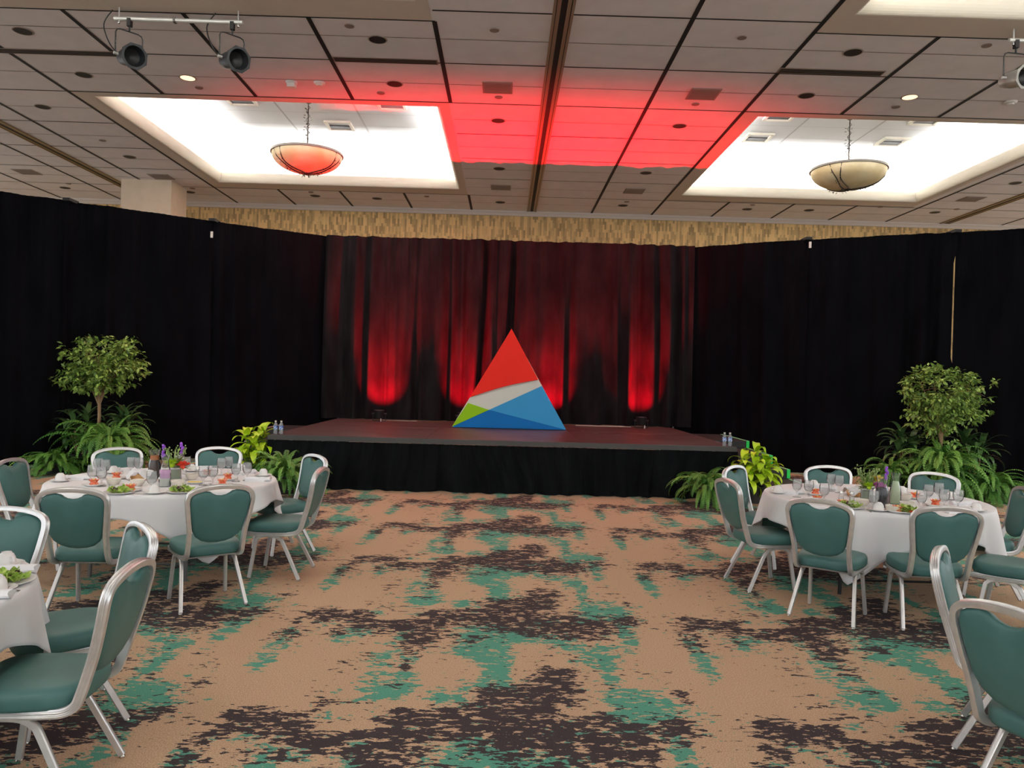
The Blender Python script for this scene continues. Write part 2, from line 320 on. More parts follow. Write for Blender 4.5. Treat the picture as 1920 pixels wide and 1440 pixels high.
class MB:
    def __init__(s): s.v = []; s.f = []; s.m = []; s.mi = 0
    def add(s, vs, fs):
        n = len(s.v); s.v += [tuple(p) for p in vs]; s.f += [tuple(i+n for i in f) for f in fs]; s.m += [s.mi]*len(fs); return s
    def box(s, c, d, rz=0.0, taper=1.0):
        x, y, z = d[0]/2, d[1]/2, d[2]/2; vs = []
        for (a, b, e) in ((-1,-1,-1),(1,-1,-1),(1,1,-1),(-1,1,-1),(-1,-1,1),(1,-1,1),(1,1,1),(-1,1,1)):
            t = taper if e > 0 else 1
            px, py = a*x*t, b*y*t; vs.append((c[0]+px*math.cos(rz)-py*math.sin(rz), c[1]+px*math.sin(rz)+py*math.cos(rz), c[2]+e*z))
        return s.add(vs, [(0,3,2,1),(4,5,6,7),(0,1,5,4),(1,2,6,5),(2,3,7,6),(3,0,4,7)])
    def boxb(s, x0, x1, y0, y1, z0, z1): return s.box(((x0+x1)/2, (y0+y1)/2, (z0+z1)/2), (x1-x0, y1-y0, z1-z0))
    def lathe(s, prof, n=24, c=(0, 0, 0), mat=None, closed=False):
        vs = []; fs = []; k = len(prof)
        for i in range(n):
            a = 2*math.pi*i/n
            for (r, z) in prof:
                p = Vector((r*math.cos(a), r*math.sin(a), z))
                if mat: p = mat @ p
                vs.append((p.x+c[0], p.y+c[1], p.z+c[2]))
        for i in range(n):
            j = (i+1) % n
            for q in range(k-1): fs.append((i*k+q, j*k+q, j*k+q+1, i*k+q+1))
        return s.add(vs, fs)
    def tube(s, path, r, n=8, prof=None, ref=None, caps=True):
        P = [Vector(p) for p in path]; L = len(P)
        rr = r if isinstance(r, (list, tuple)) else [r]*L
        vs = []; fs = []; up = Vector(ref) if ref else None; prevN = None
        for i, p in enumerate(P):
            t = (P[min(i+1, L-1)]-P[max(i-1, 0)]).normalized()
            if ref: a = up.cross(t)
            else:
                if prevN is None:
                    h = Vector((0, 0, 1)) if abs(t.z) < 0.9 else Vector((1, 0, 0)); a = h.cross(t)
                else: a = prevN-t*prevN.dot(t)
            if a.length < 1e-6: a = Vector((1, 0, 0))
            a.normalize(); b = t.cross(a).normalized(); prevN = a
            if prof:
                for (u, w) in prof: vs.append(p+a*u*rr[i]+b*w*rr[i])
            else:
                for k in range(n):
                    an = 2*math.pi*k/n; vs.append(p+a*math.cos(an)*rr[i]+b*math.sin(an)*rr[i])
        m = len(prof) if prof else n
        for i in range(L-1):
            for k in range(m):
                k2 = (k+1) % m; fs.append((i*m+k, i*m+k2, (i+1)*m+k2, (i+1)*m+k))
        if caps: fs.append(tuple(range(m))[::-1]); fs.append(tuple((L-1)*m+k for k in range(m)))
        return s.add(vs, fs)
    def ball(s, c, r, n=10, m=6):
        r = r if isinstance(r, (tuple, list)) else (r, r, r)
        vs = [(c[0], c[1], c[2]-r[2])]; fs = []
        for j in range(1, m):
            ph = -math.pi/2+math.pi*j/m
            for i in range(n):
                a = 2*math.pi*i/n; vs.append((c[0]+r[0]*math.cos(ph)*math.cos(a), c[1]+r[1]*math.cos(ph)*math.sin(a), c[2]+r[2]*math.sin(ph)))
        vs.append((c[0], c[1], c[2]+r[2])); T = len(vs)-1
        for i in range(n):
            j = (i+1) % n; fs.append((0, 1+j, 1+i)); fs.append((T, T-n+i, T-n+j))
            for q in range(m-2): fs.append((1+q*n+i, 1+q*n+j, 1+(q+1)*n+j, 1+(q+1)*n+i))
        return s.add(vs, fs)
    def prism(s, pts, z0, z1):
        n = len(pts); vs = [(p[0], p[1], z0) for p in pts]+[(p[0], p[1], z1) for p in pts]
        return s.add(vs, [tuple(range(n))[::-1], tuple(range(n, 2*n))]+[(i, (i+1) % n, n+(i+1) % n, n+i) for i in range(n)])
    def build(s, name, mt, parent=None, smooth=True, angle=40, loc=None, rz=None):
        me = bpy.data.meshes.new(name); me.from_pydata(s.v, [], s.f)
        mts = mt if isinstance(mt, list) else [mt]
        for q in mts: me.materials.append(q)
        if len(mts) > 1: me.polygons.foreach_set('material_index', s.m)
        if smooth:
            me.shade_smooth()
            try: me.set_sharp_from_angle(angle=R(angle))
            except Exception: pass
        me.update()
        o = bpy.data.objects.new(name, me); COL.objects.link(o)
        if parent is not None: o.parent = parent
        if loc is not None: o.location = loc
        if rz is not None: o.rotation_euler = (0, 0, rz)
        return o
def catmull(P, k=6):
    P = [Vector(p) for p in P]; out = []
    for i in range(len(P)-1):
        p0 = P[max(i-1, 0)]; p1 = P[i]; p2 = P[i+1]; p3 = P[min(i+2, len(P)-1)]
        for j in range(k):
            t = j/k; out.append(0.5*((2*p1)+(p2-p0)*t+(2*p0-5*p1+4*p2-p3)*t*t+(-p0+3*p1-3*p2+p3)*t*t*t))
    out.append(P[-1]); return out
def struct(o): o['kind'] = 'structure'; return o
ORD = ['first', 'second', 'third', 'fourth', 'fifth', 'sixth', 'seventh', 'eighth', 'ninth', 'tenth', 'eleventh', 'twelfth']

# ------------------------------------------------------------------ the room
def floor():
    xs = np.concatenate([np.arange(-24, -8, 1.0), np.arange(-8, 8.01, 0.05), np.arange(9, 24.1, 1.0)])
    ys = np.concatenate([np.arange(-9, 2, 1.0), np.arange(2, 16.01, 0.05), np.arange(17, 23, 1.0)])
    nx, ny = len(xs), len(ys); X, Y = np.meshgrid(xs, ys)
    co = np.stack([X.ravel(), Y.ravel(), np.zeros(nx*ny)], 1)
    i = np.arange((nx-1)*(ny-1)); r = i//(nx-1); c = i % (nx-1); a = r*nx+c
    F = np.stack([a, a+1, a+nx+1, a+nx], 1)
    me = bpy.data.meshes.new('floor'); me.vertices.add(nx*ny); me.vertices.foreach_set('co', co.ravel())
    me.loops.add(F.size); me.loops.foreach_set('vertex_index', F.ravel()); me.polygons.add(len(F)); me.polygons.foreach_set('loop_start', np.arange(0, F.size, 4))
    me.update(calc_edges=True); me.materials.append(M['carpet'])
    t = blobs(TEAL, X, Y); d = blobs(DARK, X, Y); n = blobs(TANS, X, Y)
    t = np.clip(t, 0, 1.2)-0.45*n; d = np.clip(d, 0, 1.2)-0.45*n
    A = me.color_attributes.new('layout', 'FLOAT_COLOR', 'POINT')
    A.data.foreach_set('color', np.stack([t.ravel(), d.ravel(), 0*t.ravel(), 1+0*t.ravel()], 1).ravel())
    o = bpy.data.objects.new('floor', me); COL.objects.link(o); struct(o)
floor()

GX = [-15.7, -14.0, -12.35, -10.7, -9.1, -7.5, -5.9, -4.33, -2.70, -1.05, 0.61, 2.27, 3.93, 5.59, 7.25, 8.85, 10.45, 12.1, 13.7, 15.4]
GY = [round(9.80+1.635*k, 3) for k in range(-9, 7)]
TRACKS = [-9.85, 0.61, 12.1]
BORD = [(-7.5, -1.05, -1), (3.93, 10.45, -1)]
def in_border(x, y):
    for (x0, x1, y0, y1) in TRAYS:
        if x0-.33 < x < x1+.38 and y0-.2 < y < y1+.5: return True
    return False
def ceiling():
    b = MB()
    X0, X1, Y0, Y1 = -17.0, 17.0, -7.5, YB
    xs = sorted({X0, X1} | {t[0] for t in TRAYS} | {t[1] for t in TRAYS}); ys = sorted({Y0, Y1} | {t[2] for t in TRAYS} | {t[3] for t in TRAYS})
    for i in range(len(xs)-1):
        for j in range(len(ys)-1):
            cx, cy = (xs[i]+xs[i+1])/2, (ys[j]+ys[j+1])/2
            if any(t[0] < cx < t[1] and t[2] < cy < t[3] for t in TRAYS): continue
            b.add([(xs[i], ys[j], ZC), (xs[i+1], ys[j], ZC), (xs[i+1], ys[j+1], ZC), (xs[i], ys[j+1], ZC)], [(0, 3, 2, 1)])
    z = ZC-0.004
    def strip(x0, x1, y0, y1, mi, zz=z):
        b.mi = mi; b.add([(x0, y0, zz), (x1, y0, zz), (x1, y1, zz), (x0, y1, zz)], [(0, 3, 2, 1)])
    for gx in GX:                                            # long reveals
        if gx in TRACKS: continue
        seg0 = Y0
        ys2 = [y for (x0, x1, y0, y1) in TRAYS if x0-.2 < gx < x1+.2 for y in (y0-.22, y1+.52)]
        pts = sorted([Y0]+ys2+[Y1])
        if any(x0-.2 < gx < x1+.2 for (x0, x1, _, _) in TRAYS):
            pts = sorted(ys2); pts = [Y0]+pts+[Y1]
            for a, c in zip(pts[0::2], pts[1::2]):
                if c > a: strip(gx-.032, gx+.032, a, c, 1)
        else: strip(gx-.032, gx+.032, Y0, Y1, 1)
    gx2 = sorted(GX)
    for i in range(len(gx2)-1):
        xa, xb = gx2[i], gx2[i+1]; xm = (xa+xb)/2
        for gy in GY:
            for (yy, w, mi) in ((gy, .016, 1), (gy+.8175, .007, 2)):
                if in_border(xm, yy) or yy > YB-.2: continue
                strip(xa, xb, yy-w, yy+w, mi, z+0.001)
    for (x0, x1, y0, y1) in TRAYS:                            # plain border round the opening
        for (a, c, e, f) in ((x0-.27, x1+.16, y0-.2, y0), (x0-.27, x1+.16, y1, y1+.5), (x0-.27, x0, y0, y1), (x1, x1+.16, y0, y1)):
            strip(a, c, e, f, 3, z+.0015)
        for (a, c, e, f) in ((x0-.3, x1+.2, y0-.235, y0-.2), (x0-.3, x1+.2, y1+.5, y1+.53)):
            strip(a, c, e, f, 1, z)
    return struct(b.build('ceiling', [M['panel'], M['reveal'], M['joint'], M['border']], smooth=False))
ceiling()
def tray(x0, x1, y0, y1, idx):
    b = MB(); H1 = 7.46
    def ring(r0, z0, r1, z1, mi=0):                           # four sloped quads between two rectangles (offsets from opening, + = outward)
        b.mi = mi
        A = [(x0-r0, y0-r0, z0), (x1+r0, y0-r0, z0), (x1+r0, y1+r0, z0), (x0-r0, y1+r0, z0)]
        B = [(x0-r1, y0-r1, z1), (x1+r1, y0-r1, z1), (x1+r1, y1+r1, z1), (x0-r1, y1+r1, z1)]
        b.add(A+B, [(i, (i+1) % 4, 4+(i+1) % 4, 4+i) for i in range(4)])
    for k in range(8):                                        # rounded lip
        a0, a1 = math.pi/2*k/8, math.pi/2*(k+1)/8
        ring(-.10*math.sin(a0)*1.0+0.0, ZC+.22*(1-math.cos(a0)), -.10*math.sin(a1), ZC+.22*(1-math.cos(a1)), 1)
    ring(-.10, ZC+.22, -.08, ZC+.24, 1); ring(-.08, ZC+.24, .0, ZC+.05, 0); ring(0, ZC+.05, .16, ZC+.05, 0)
    prev = (.16, ZC+.05)
    for k in range(1, 13):                                    # wall curving inward to the raised ceiling
        t = k/12; r_ = .16-.66*max(0, t-.25)**1.6/.75**1.6; z_ = ZC+.05+(H1-ZC-.05)*(1-(1-t)**1.5); ring(prev[0], prev[1], r_, z_, 0); prev = (r_, z_)
    i_ = .46; z = H1-.002
    xa, xb, ya, yb = x0+i_, x1-i_, y0+i_, y1-i_
    b.mi = 2; b.add([(x0+.4, y0+.4, H1), (x1-.4, y0+.4, H1), (x1-.4, y1-.4, H1), (x0+.4, y1-.4, H1)], [(0, 3, 2, 1)])
    def strip(a, c, e, f, mi): b.mi = mi; b.add([(a, e, z), (c, e, z), (c, f, z), (a, f, z)], [(0, 3, 2, 1)])
    for k in range(4):
        gx = xa+(xb-xa)*k/3; strip(gx-.022, gx+.022, ya, yb, 3)
    for k in range(7):
        gy = ya+(yb-ya)*k/6; strip(xa, xb, gy-.006, gy+.006, 3)
    # square recesses
    for (u, v) in ((.55, .83), (.2, .83), (.2, .52), (.83, .52), (.83, .83)):
        gx, gy = xa+(xb-xa)*u, ya+(yb-ya)*v
        if idx == 0 and v == .83 and u != .55: continue
        if idx == 1 and u == .55: continue
        b.mi = 0; s_ = .27
        for (p, q, w, h) in ((-s_, 0, .03, .27), (s_, 0, .03, .27), (0, -s_, .3, .03), (0, s_, .3, .03)):
            b.box((gx+p, gy+q, H1-.02), (2*w, 2*h, .05))
        b.mi = 4; b.box((gx, gy+.14, H1-.01), (.5, .2, .02)); b.mi = 0
    m = bpy.data.materials.get('tray_grid') or mat('tray_grid', srgb(150, 152, 158), 0.7)
    m2 = bpy.data.materials.get('tray_vent') or mat('tray_vent', srgb(90, 92, 100), 0.7)
    m3 = bpy.data.materials.get('tray_panel') or mat('tray_panel', srgb(196, 200, 208), 0.8)
    o = b.build('ceiling_tray', [M['tray'], M['lip'], m3, m, m2], smooth=True, angle=35)
    return struct(o)
for i, t in enumerate(TRAYS): tray(*t, i)

def walls():
    b = MB(); b.boxb(-17, 17, YB, YB+.15, 0, ZC+.1); struct(b.build('wall_back', M['wallpaper'], smooth=False))
    b = MB(); b.boxb(-17, 17, YB-.05, YB, ZC-.13, ZC); b.boxb(-17, 17, YB-.09, YB, ZC-.05, ZC); struct(b.build('trim_1', M['border'], smooth=False))
    b = MB(); b.boxb(-9.55, -8.32, 19.0, 19.9, 0, ZC); struct(b.build('wall_pillar', M['cream'], smooth=False))
    # air wall tracks
    for i, x in enumerate(TRACKS):
        b = MB(); b.mi = 0
        for (a, c, h) in ((-.135, -.10, .020), (-.09, -.04, .012), (.04, .09, .012), (.10, .135, .020)): b.boxb(x+a, x+c, -7.5, YB-.09, ZC-h, ZC)
        b.mi = 1; b.boxb(x-.13, x+.13, -7.5, YB-.09, ZC-.006, ZC)
        mt = M['track'] if i != 1 else mat('track_rail', srgb(160, 138, 118), 0.4, 0.3)
        struct(b.build('trim_%d' % (i+2), [mt, M['reveal']], smooth=False))
walls()

# ------------------------------------------------------------------ stage
def stage():
    xl, xr = at(508, 814, z=ST).x, at(1380, 838, z=ST).x
    t = thing('stage', ((xl+xr)/2, YS0, 0), 0, 'long low platform stage with a dark reddish brown deck and black skirt', 'stage')
    w = xr-xl; d = YS1-YS0+.3
    b = MB(); n = 3
    for i in range(n):
        for j in range(2):
            b.boxb(-w/2+w/n*i+.004, -w/2+w/n*(i+1)-.004, .03+d/2*j+.003, d/2*(j+1)-.003, ST-.05, ST)
    b.build('deck', M['stage'], t, smooth=False)
    b = MB(); b.boxb(-w/2-.02, w/2+.02, 0, .03, ST-.075, ST-.004); b.boxb(-w/2-.02, -w/2+.002, .03, d, ST-.075, ST-.004); b.boxb(w/2-.002, w/2+.02, .03, d, ST-.075, ST-.004)
    b.boxb(-w/2, w/2, .03, d, ST-.075, ST-.051)
    b.build('edge_trim', M['edge'], t, smooth=False)
    for i in range(4):
        for j in range(3):
            b = MB(); b.tube([(-w/2+.25+(w-.5)/3*i, .3+(d-.6)/2*j, 0), (-w/2+.25+(w-.5)/3*i, .3+(d-.6)/2*j, ST-.07)], .025); b.build('leg', M['legsteel'], t)
    # skirt: pleated at the hem tape, spreading in soft folds to the floor
    rnd = random.Random(3)
    path = [(-w/2-.01, d)]+[(-w/2-.01, .0)]+[(w/2+.01, .0)]+[(w/2+.01, d)]
    P = [Vector((*p, 0)) for p in path]; tot = sum((P[i+1]-P[i]).length for i in range(3)); nS = 900; nZ = 14
    vs = []; ph = [rnd.uniform(0, 6.3) for _ in range(6)]
    def pos(s):
        for i in range(3):
            L = (P[i+1]-P[i]).length
            if s <= L or i == 2:
                u = (P[i+1]-P[i]).normalized(); return P[i]+u*min(s, L), Vector((u.y, -u.x, 0))
            s -= L
    for k in range(nS+1):
        s = tot*k/nS; p, nrm = pos(s)
        for q in range(nZ+1):
            f = q/nZ; z = (ST-.077)*(1-f)+.005*f
            sm = f*f*(3-2*f)
            ss = s+.16*math.sin(s*1.1+ph[0])*sm+.05*math.sin(s*3.1+ph[4])*sm
            top = .012*math.sin(ss*58+ph[1])+.006*math.sin(ss*91+ph[2])
            bot = .05*math.sin(ss*17+ph[3]+1.5*math.sin(s*2.2))+.028*math.sin(ss*29+ph[5])+.03*math.sin(ss*6+ph[1])
            o = top*(1-.7*sm)+bot*sm+.02+.06*sm
            if q == nZ: o += .05+.02*math.sin(ss*9)
            vs.append((p.x+nrm.x*o, p.y+nrm.y*o, z))
    m_ = nZ+1; fs = [(k*m_+q, k*m_+q+1, (k+1)*m_+q+1, (k+1)*m_+q) for k in range(nS) for q in range(nZ)]
    MB().add(vs, fs).build('skirt', M['skirt'], t, angle=180)
    return t, xl, xr
STAGE, XL, XR = stage()

def drape(p0, p1, z0, z1, seed, fold=.055, freq=11, top=.35, mt='drape', label='', group=None, name='drape', lean=0.0, extra=None, slit=0.0):
    rnd = random.Random(seed); A = Vector((*p0, 0)); B = Vector((*p1, 0)); L = (B-A).length; u = (B-A).normalized(); nrm = Vector((u.y, -u.x, 0))
    nS = int(L*34); nZ = 16; ph = [rnd.uniform(0, 6.3) for _ in range(8)]; vs = []
    mid = (A+B)/2
    for k in range(nS+1):
        s = L*k/nS
        for q in range(nZ+1):
            f = q/nZ; z = z1-(z1-z0)*f
            ss = s+.10*math.sin(s*1.3+ph[6]+f*1.2)*f
            am = fold*(top+(1-top)*min(1, f*2.2)**.7)
            w = math.sin(ss*freq+ph[0]+2.2*math.sin(ss*2.1+ph[1]))+.65*math.sin(ss*freq*1.7+ph[2]+1.1*math.sin(ss*3.3+ph[3]))+.3*math.sin(ss*freq*3.1+ph[4])*(1.2-f)
            env = .65+.35*math.sin(ss*1.7+ph[5])
            o = am*w*env+.012*math.sin(s*60+ph[7])*(1-f)**4+(extra((A+u*s).x, f) if extra else 0)
            p = A+u*s+nrm*(o+lean*f)-mid
            if slit: p -= u*slit*max(0, 1-(L-s)/.6)*(1 if .10 < f < .52 else .35 if f < .10 else .0)
            zz = z-(.004*math.sin(s*2.2+ph[2])+.003*math.sin(s*9+ph[3]))*(1-f)
            vs.append((p.x, p.y, zz))
    m_ = nZ+1; fs = [(k*m_+q, (k+1)*m_+q, (k+1)*m_+q+1, k*m_+q+1) for k in range(nS) for q in range(nZ)]
    o = MB().add(vs, fs).build(name, M[mt], angle=180, loc=mid)
    props(o, label, 'curtain', group); return o
ZD = 4.65
pL = [at(618, 440, z=ZD), at(396, 412, z=ZD), at(125, 374, z=ZD)]; pR = [at(1302, 458, z=ZD), at(1516, 447, z=ZD), at(1794, 433, z=ZD)]
d_ = (pL[2]-pL[1]).normalized(); pL.append(pL[2]+d_*3.6); d_ = (pR[2]-pR[1]).normalized(); pR.append(pR[2]+d_*3.4)
# stage backdrop
cl, cr = (606-947-.027*83)/FPX*YS1, (1301-947-.027*83)/FPX*YS1
BEAMS = [((a-947)/FPX*16.2, (b-947)/FPX*16.2) for a, b in ((697, 764), (850, 912), (998, 1047), (1182, 1229))]
_r = random.Random(77)
RIDGES = [(-3.8+7.6*(k+_r.uniform(.1, .9))/22, _r.uniform(.03, .06), _r.uniform(.03, .10)) for k in range(22)]
def beam_folds(x, f):
    o = 0.0
    for (a, b) in BEAMS:
        for e in (a-.06, b+.06): o += .17*math.exp(-((x-e)/.075)**2)
        if a-.05 < x < b+.05: o -= .03
    for (c, w, h) in RIDGES: o += h*math.exp(-((x-c-.03*f)/w)**2)
    return o*(.45+.55*f)
BACK = drape((cl, YS1+.13), (cr, YS1+.13), ST+.01, ZD, 12, fold=.12, freq=10.0, top=.5, mt='velour', lean=.05, extra=beam_folds,
             label='charcoal velour backdrop curtain hanging behind the stage, washed with red light', name='backdrop_curtain')
LN = ['long black drape next to the left edge of the stage backdrop', 'long black drape behind the left ficus tree', 'long black drape at the far left edge of the picture']
RN = ['long black drape next to the right edge of the stage backdrop', 'long black drape left of the slit behind the right ficus tree', 'long black drape at the far right edge of the picture']
for i in range(3):
    a, b_ = pL[i+1], (pL[i] if i else Vector((-3.44, 16.64, 0))); drape((a.x-.04, a.y), (b_.x+.04, b_.y), .02, ZD-.02, 30+i, fold=.062, freq=9, label=LN[i], group='black drapes around the hall')
    a, b_ = (pR[i] if i else Vector((3.44, 16.64, 0))), pR[i+1]; u = (b_-a).normalized()
    a2 = a+u*(-.01 if i == 2 else -.04); b2 = b_+u*(.04)
    drape((a2.x, a2.y), (b2.x, b2.y), .02, ZD-.02, 40+i, fold=.062, freq=9, label=RN[i], group='black drapes around the hall', slit=.075 if i == 1 else 0)
PN = ['chrome drape upright showing through the drapes left of the stage', 'drape upright with a black cap behind the left ficus tree',
      'drape upright with a black cap right of the stage backdrop', 'slim chrome drape upright showing through a slit above the right ficus tree']
for k, (p, lab) in enumerate(((pL[1], PN[0]), (pL[2], PN[1]), (pR[1], PN[2]), (pR[2], PN[3]))):
    t = thing('drape_upright', (p.x+(.05 if p.x < 0 else -.03), p.y+.21, 0), 0, lab, 'pole', 'uprights of the drapes')
    MB().tube([(0, 0, .012), (0, 0, ZD-.03)], .02, 10).build('pole', M['steel'], t)
    MB().boxb(-.22, .22, -.04, .22, 0, .012).build('base_plate', M['blackmetal'], t, smooth=False)
    MB().box((0, -.17, ZD-.015), (.12, .30, .05)).build('cap', M['black'], t, smooth=False)
for px, py, lab in ((1519, 459, 'small white piece added for the upright glimpsed through the drapes right of the backdrop'), (397, 440, 'small white piece added for the upright glimpsed through the drapes left of the stage')):
    q = pR[1] if px > 1000 else pL[1]; a = at(px, py, y=q.y-.14)
    props(MB().boxb(-.022, .022, -.01, .01, -.06, .06).build('upright_glimpse', M['white'], smooth=False, loc=a), lab, 'clip')  # white box added in front, for the bit of upright glimpsed between drapes
# crossbars
def bar(ps, lab):
    o = MB().tube([Vector((q.x, q.y+.19, ZD-.14)) for q in ps], .018, 8).build('drape_crossbar', M['steel'])
    props(o, lab, 'rail')
bar([pL[3], pL[2], pL[1], Vector((-3.6, 16.45, 0))], 'crossbar holding up the black drapes left of the stage'); bar([Vector((3.6, 16.45, 0)), pR[1], pR[2], pR[3]], 'crossbar holding up the black drapes right of the stage')
o = MB().tube([(cl+.28, YS1+.34, ZD-.06), (cr-.28, YS1+.34, ZD-.06)], .022, 8).build('drape_crossbar', M['steel']); props(o, 'crossbar holding up the charcoal backdrop behind the stage', 'rail')
for x, s_ in ((cl+.3, 'left'), (cr-.3, 'right')):
    t = thing('drape_upright', (x, YS1+.34, 0), 0, 'drape upright behind the %s end of the stage backdrop' % s_, 'pole', 'uprights of the drapes')
    MB().tube([(0, 0, .012), (0, 0, ZD-.03)], .02, 8).build('pole', M['steel'], t)
    MB().boxb(-.2, .2, -.01, .3, 0, .012).build('base_plate', M['blackmetal'], t, smooth=False)

# triangle logo sculpture
def logo():
    y = at(950, 804, z=ST).y
    pA = at(846, 802, z=ST); pB = at(1061, 807, z=ST); y = (pA.y+pB.y)/2
    s = (pB.x-pA.x)/2; cx = (pA.x+pB.x)/2
    H = at(959, 617, y=y).z-ST
    t = thing('triangle_sign', (cx, y, ST), 0, 'large triangular logo sculpture in red, white, green and blue standing on the stage', 'sculpture')
    def px(u, v):      # crop pixel of the close-up to local x,z
        a = at(600+u/2.6667, 430+v/2.6667, y=y); return (a.x-cx, max(.012, a.z-ST))
    P = {k: px(*v) for k, v in dict(top=(958, 497), rl=(750, 840), rr=(1091, 752), wl=(740, 868), wr=(1110, 783), c=(845, 903), bl=(657, 992), br=(1231, 1007)).items()}
    P['bl'] = (P['bl'][0], .012); P['br'] = (P['br'][0], .012)
    def slab(name, keys, y0, y1, mt, mid=None):
        pts = [P[k] for k in keys]; n = len(pts)
        if name == 'red_panel':   # softly bowed lower edge
            a, c = Vector(P['rl']), Vector(P['rr']); pts = [P['top'], P['rl']]+[tuple(a.lerp(c, k/8)+Vector((.018, -.05)).normalized()*-.035*math.sin(math.pi*k/8)) for k in range(1, 8)]+[P['rr']]; n = len(pts)
        vs = [(p[0], y0, p[1]) for p in pts]+[(p[0], y1, p[1]) for p in pts]
        b = MB().add(vs, [tuple(range(n)), tuple(range(n, 2*n))[::-1]]+[(i, n+i, n+(i+1) % n, (i+1) % n) for i in range(n)])
        o = b.build(name, mt, t, smooth=False); m = o.modifiers.new('b', 'BEVEL'); m.width = .004; m.segments = 2
        return o
    base = MB(); pts = [P['top'], P['bl'], P['br']]; n = 3
    base.add([(p[0]*.995, .03, p[1]*.995) for p in pts]+[(p[0]*.995, .16, p[1]*.995) for p in pts], [(0, 1, 2), (5, 4, 3), (0, 3, 4, 1), (1, 4, 5, 2), (2, 5, 3, 0)])
    base.build('backing', M['logo_white'], t, smooth=False)
    slab('red_panel', None or ['top', 'rl', 'rr'], -.045, .03, M['logo_red'])
    slab('white_panel', ['rl', 'wl', 'c', 'wr', 'rr'], .012, .03, M['logo_white'])
    slab('green_panel', ['wl', 'bl', 'c'], .004, .03, M['logo_green'])
    slab('light_blue_panel', ['wr', 'c', 'br'], .004, .03, M['logo_sky'])
    slab('dark_blue_panel', ['bl', 'br', 'c'], .004, .03, M['logo_blue'])
    MB().boxb(P['bl'][0]+.05, P['br'][0]-.05, 0.02, .3, 0, .012).build('foot_board', M['black'], t, smooth=False)
logo()

UN = ['black LED uplight at the left end of the stage back', 'black LED uplight just left behind the triangle sculpture', 'black LED uplight just right behind the triangle sculpture', 'black LED uplight at the right end of the stage back']
for x, lab in zip(UPX, UN):
    t = thing('uplight', (x, UP_Y, ST), 0, lab, 'light', 'red uplights along the backdrop')
    MB().lathe([(.0, .06), (.085, .06), (.098, .08), (.098, .19), (.105, .20), (.105, .225), (.09, .225), (.088, .205)], 20).build('housing', M['blackmetal'], t)
    MB().lathe([(.0, .205), (.086, .205)], 20).build('lens', M['red_lens'], t, smooth=False)
    MB().tube([(-.13, 0, .15), (-.13, 0, .02), (-.12, 0, .005), (.12, 0, .005), (.13, 0, .02), (.13, 0, .15)], .008, 6).build('yoke', M['blackmetal'], t)
    for s_ in (-1, 1): MB().tube([(s_*.10, 0, .15), (s_*.15, 0, .15)], .018, 8).build('knob', M['blackmetal'], t)
    MB().boxb(.045, .06, -.105, -.09, .0, .06).build('status_lamp', M['steel'], t, smooth=False)
# stray tape and cable along the foot of the backdrop
o = MB().boxb(UPX[0]+.05, UPX[0]+.75, 15.98, 16.02, ST, ST+.006).build('tape_strip', M['white_tape'], smooth=False); props(o, 'pale tape strip on the deck beside the left uplight', 'tape')
o = MB().tube(catmull([(UPX[2]+.5, 15.93, ST+.01), (UPX[2]+1.0, 15.88, ST+.01), (UPX[2]+1.45, 15.92, ST+.01), (UPX[3]-.2, 15.86, ST+.01)], 6), .01, 6).build('power_cable', M['white_tape']); props(o, 'pale cable lying at the foot of the backdrop right of the sculpture', 'cable')
for k, (x0, y0_, x1, y1_, lab) in enumerate(((1.17, 15.3, 1.75, 13.6, 'peeling tape line on the deck right of the sculpture'), (2.35, 15.2, 3.0, 13.9, 'scuffed tape line on the deck below the right uplight'))):
    b = MB(); v = Vector((x1-x0, y1_-y0_, 0)); n_ = Vector((-v.y, v.x, 0)).normalized()*.014
    for a, c in ((0, .16), (.2, .34), (.5, .56), (.82, .9)):
        A = Vector((x0, y0_, ST+.002))+v*a; B = Vector((x0, y0_, ST+.002))+v*c
        b.add([A-n_, A+n_, B+n_, B-n_], [(0, 3, 2, 1)])
    props(b.build('deck_tape', M['white_tape'], smooth=False), lab, 'tape')

def water_bottle():
    t = thing('water_bottle')
    MB().lathe([(0, 0), (.028, 0), (.032, .006), (.032, .05), (.030, .06), (.032, .07), (.032, .135), (.030, .155), (.014, .185), (.013, .195)], 16).build('bottle', M['bottle'], t)
    MB().lathe([(.0325, .075), (.0328, .076), (.0328, .134), (.0325, .135)], 16).build('wrapper', M['blue_label'], t)
    MB().lathe([(.0, .212), (.015, .212), (.0155, .195), (.0, .195)], 12).build('lid', M['white'], t)
    return t
wb = water_bottle(); WB = tree_of(wb, list(COL.objects)); wb.scale = (1.0, 1.0, .97); first = True
for (px, py, lab) in ((514, 812, 'plastic water bottle at the left stage corner, left of the pair'), (523.5, 812, 'plastic water bottle at the left stage corner, right of the pair'),
                      (1389, 837, 'plastic water bottle at the right stage corner, left of the pair'), (1399, 837, 'plastic water bottle at the right stage corner, right of the pair')):
    o = wb if first else copy_tree(wb, WB); first = False
    p = at(px, py, z=ST); x = min(max(p.x, XL+.04), XR-.04)
    x = XR-.14+(.085 if px > 1394 else 0) if px > 1000 else XL+.06+(.085 if px > 520 else 0)
    o.location = (x, YS0+.12, ST); props(o, lab, 'bottle', 'water bottles on the stage corners')

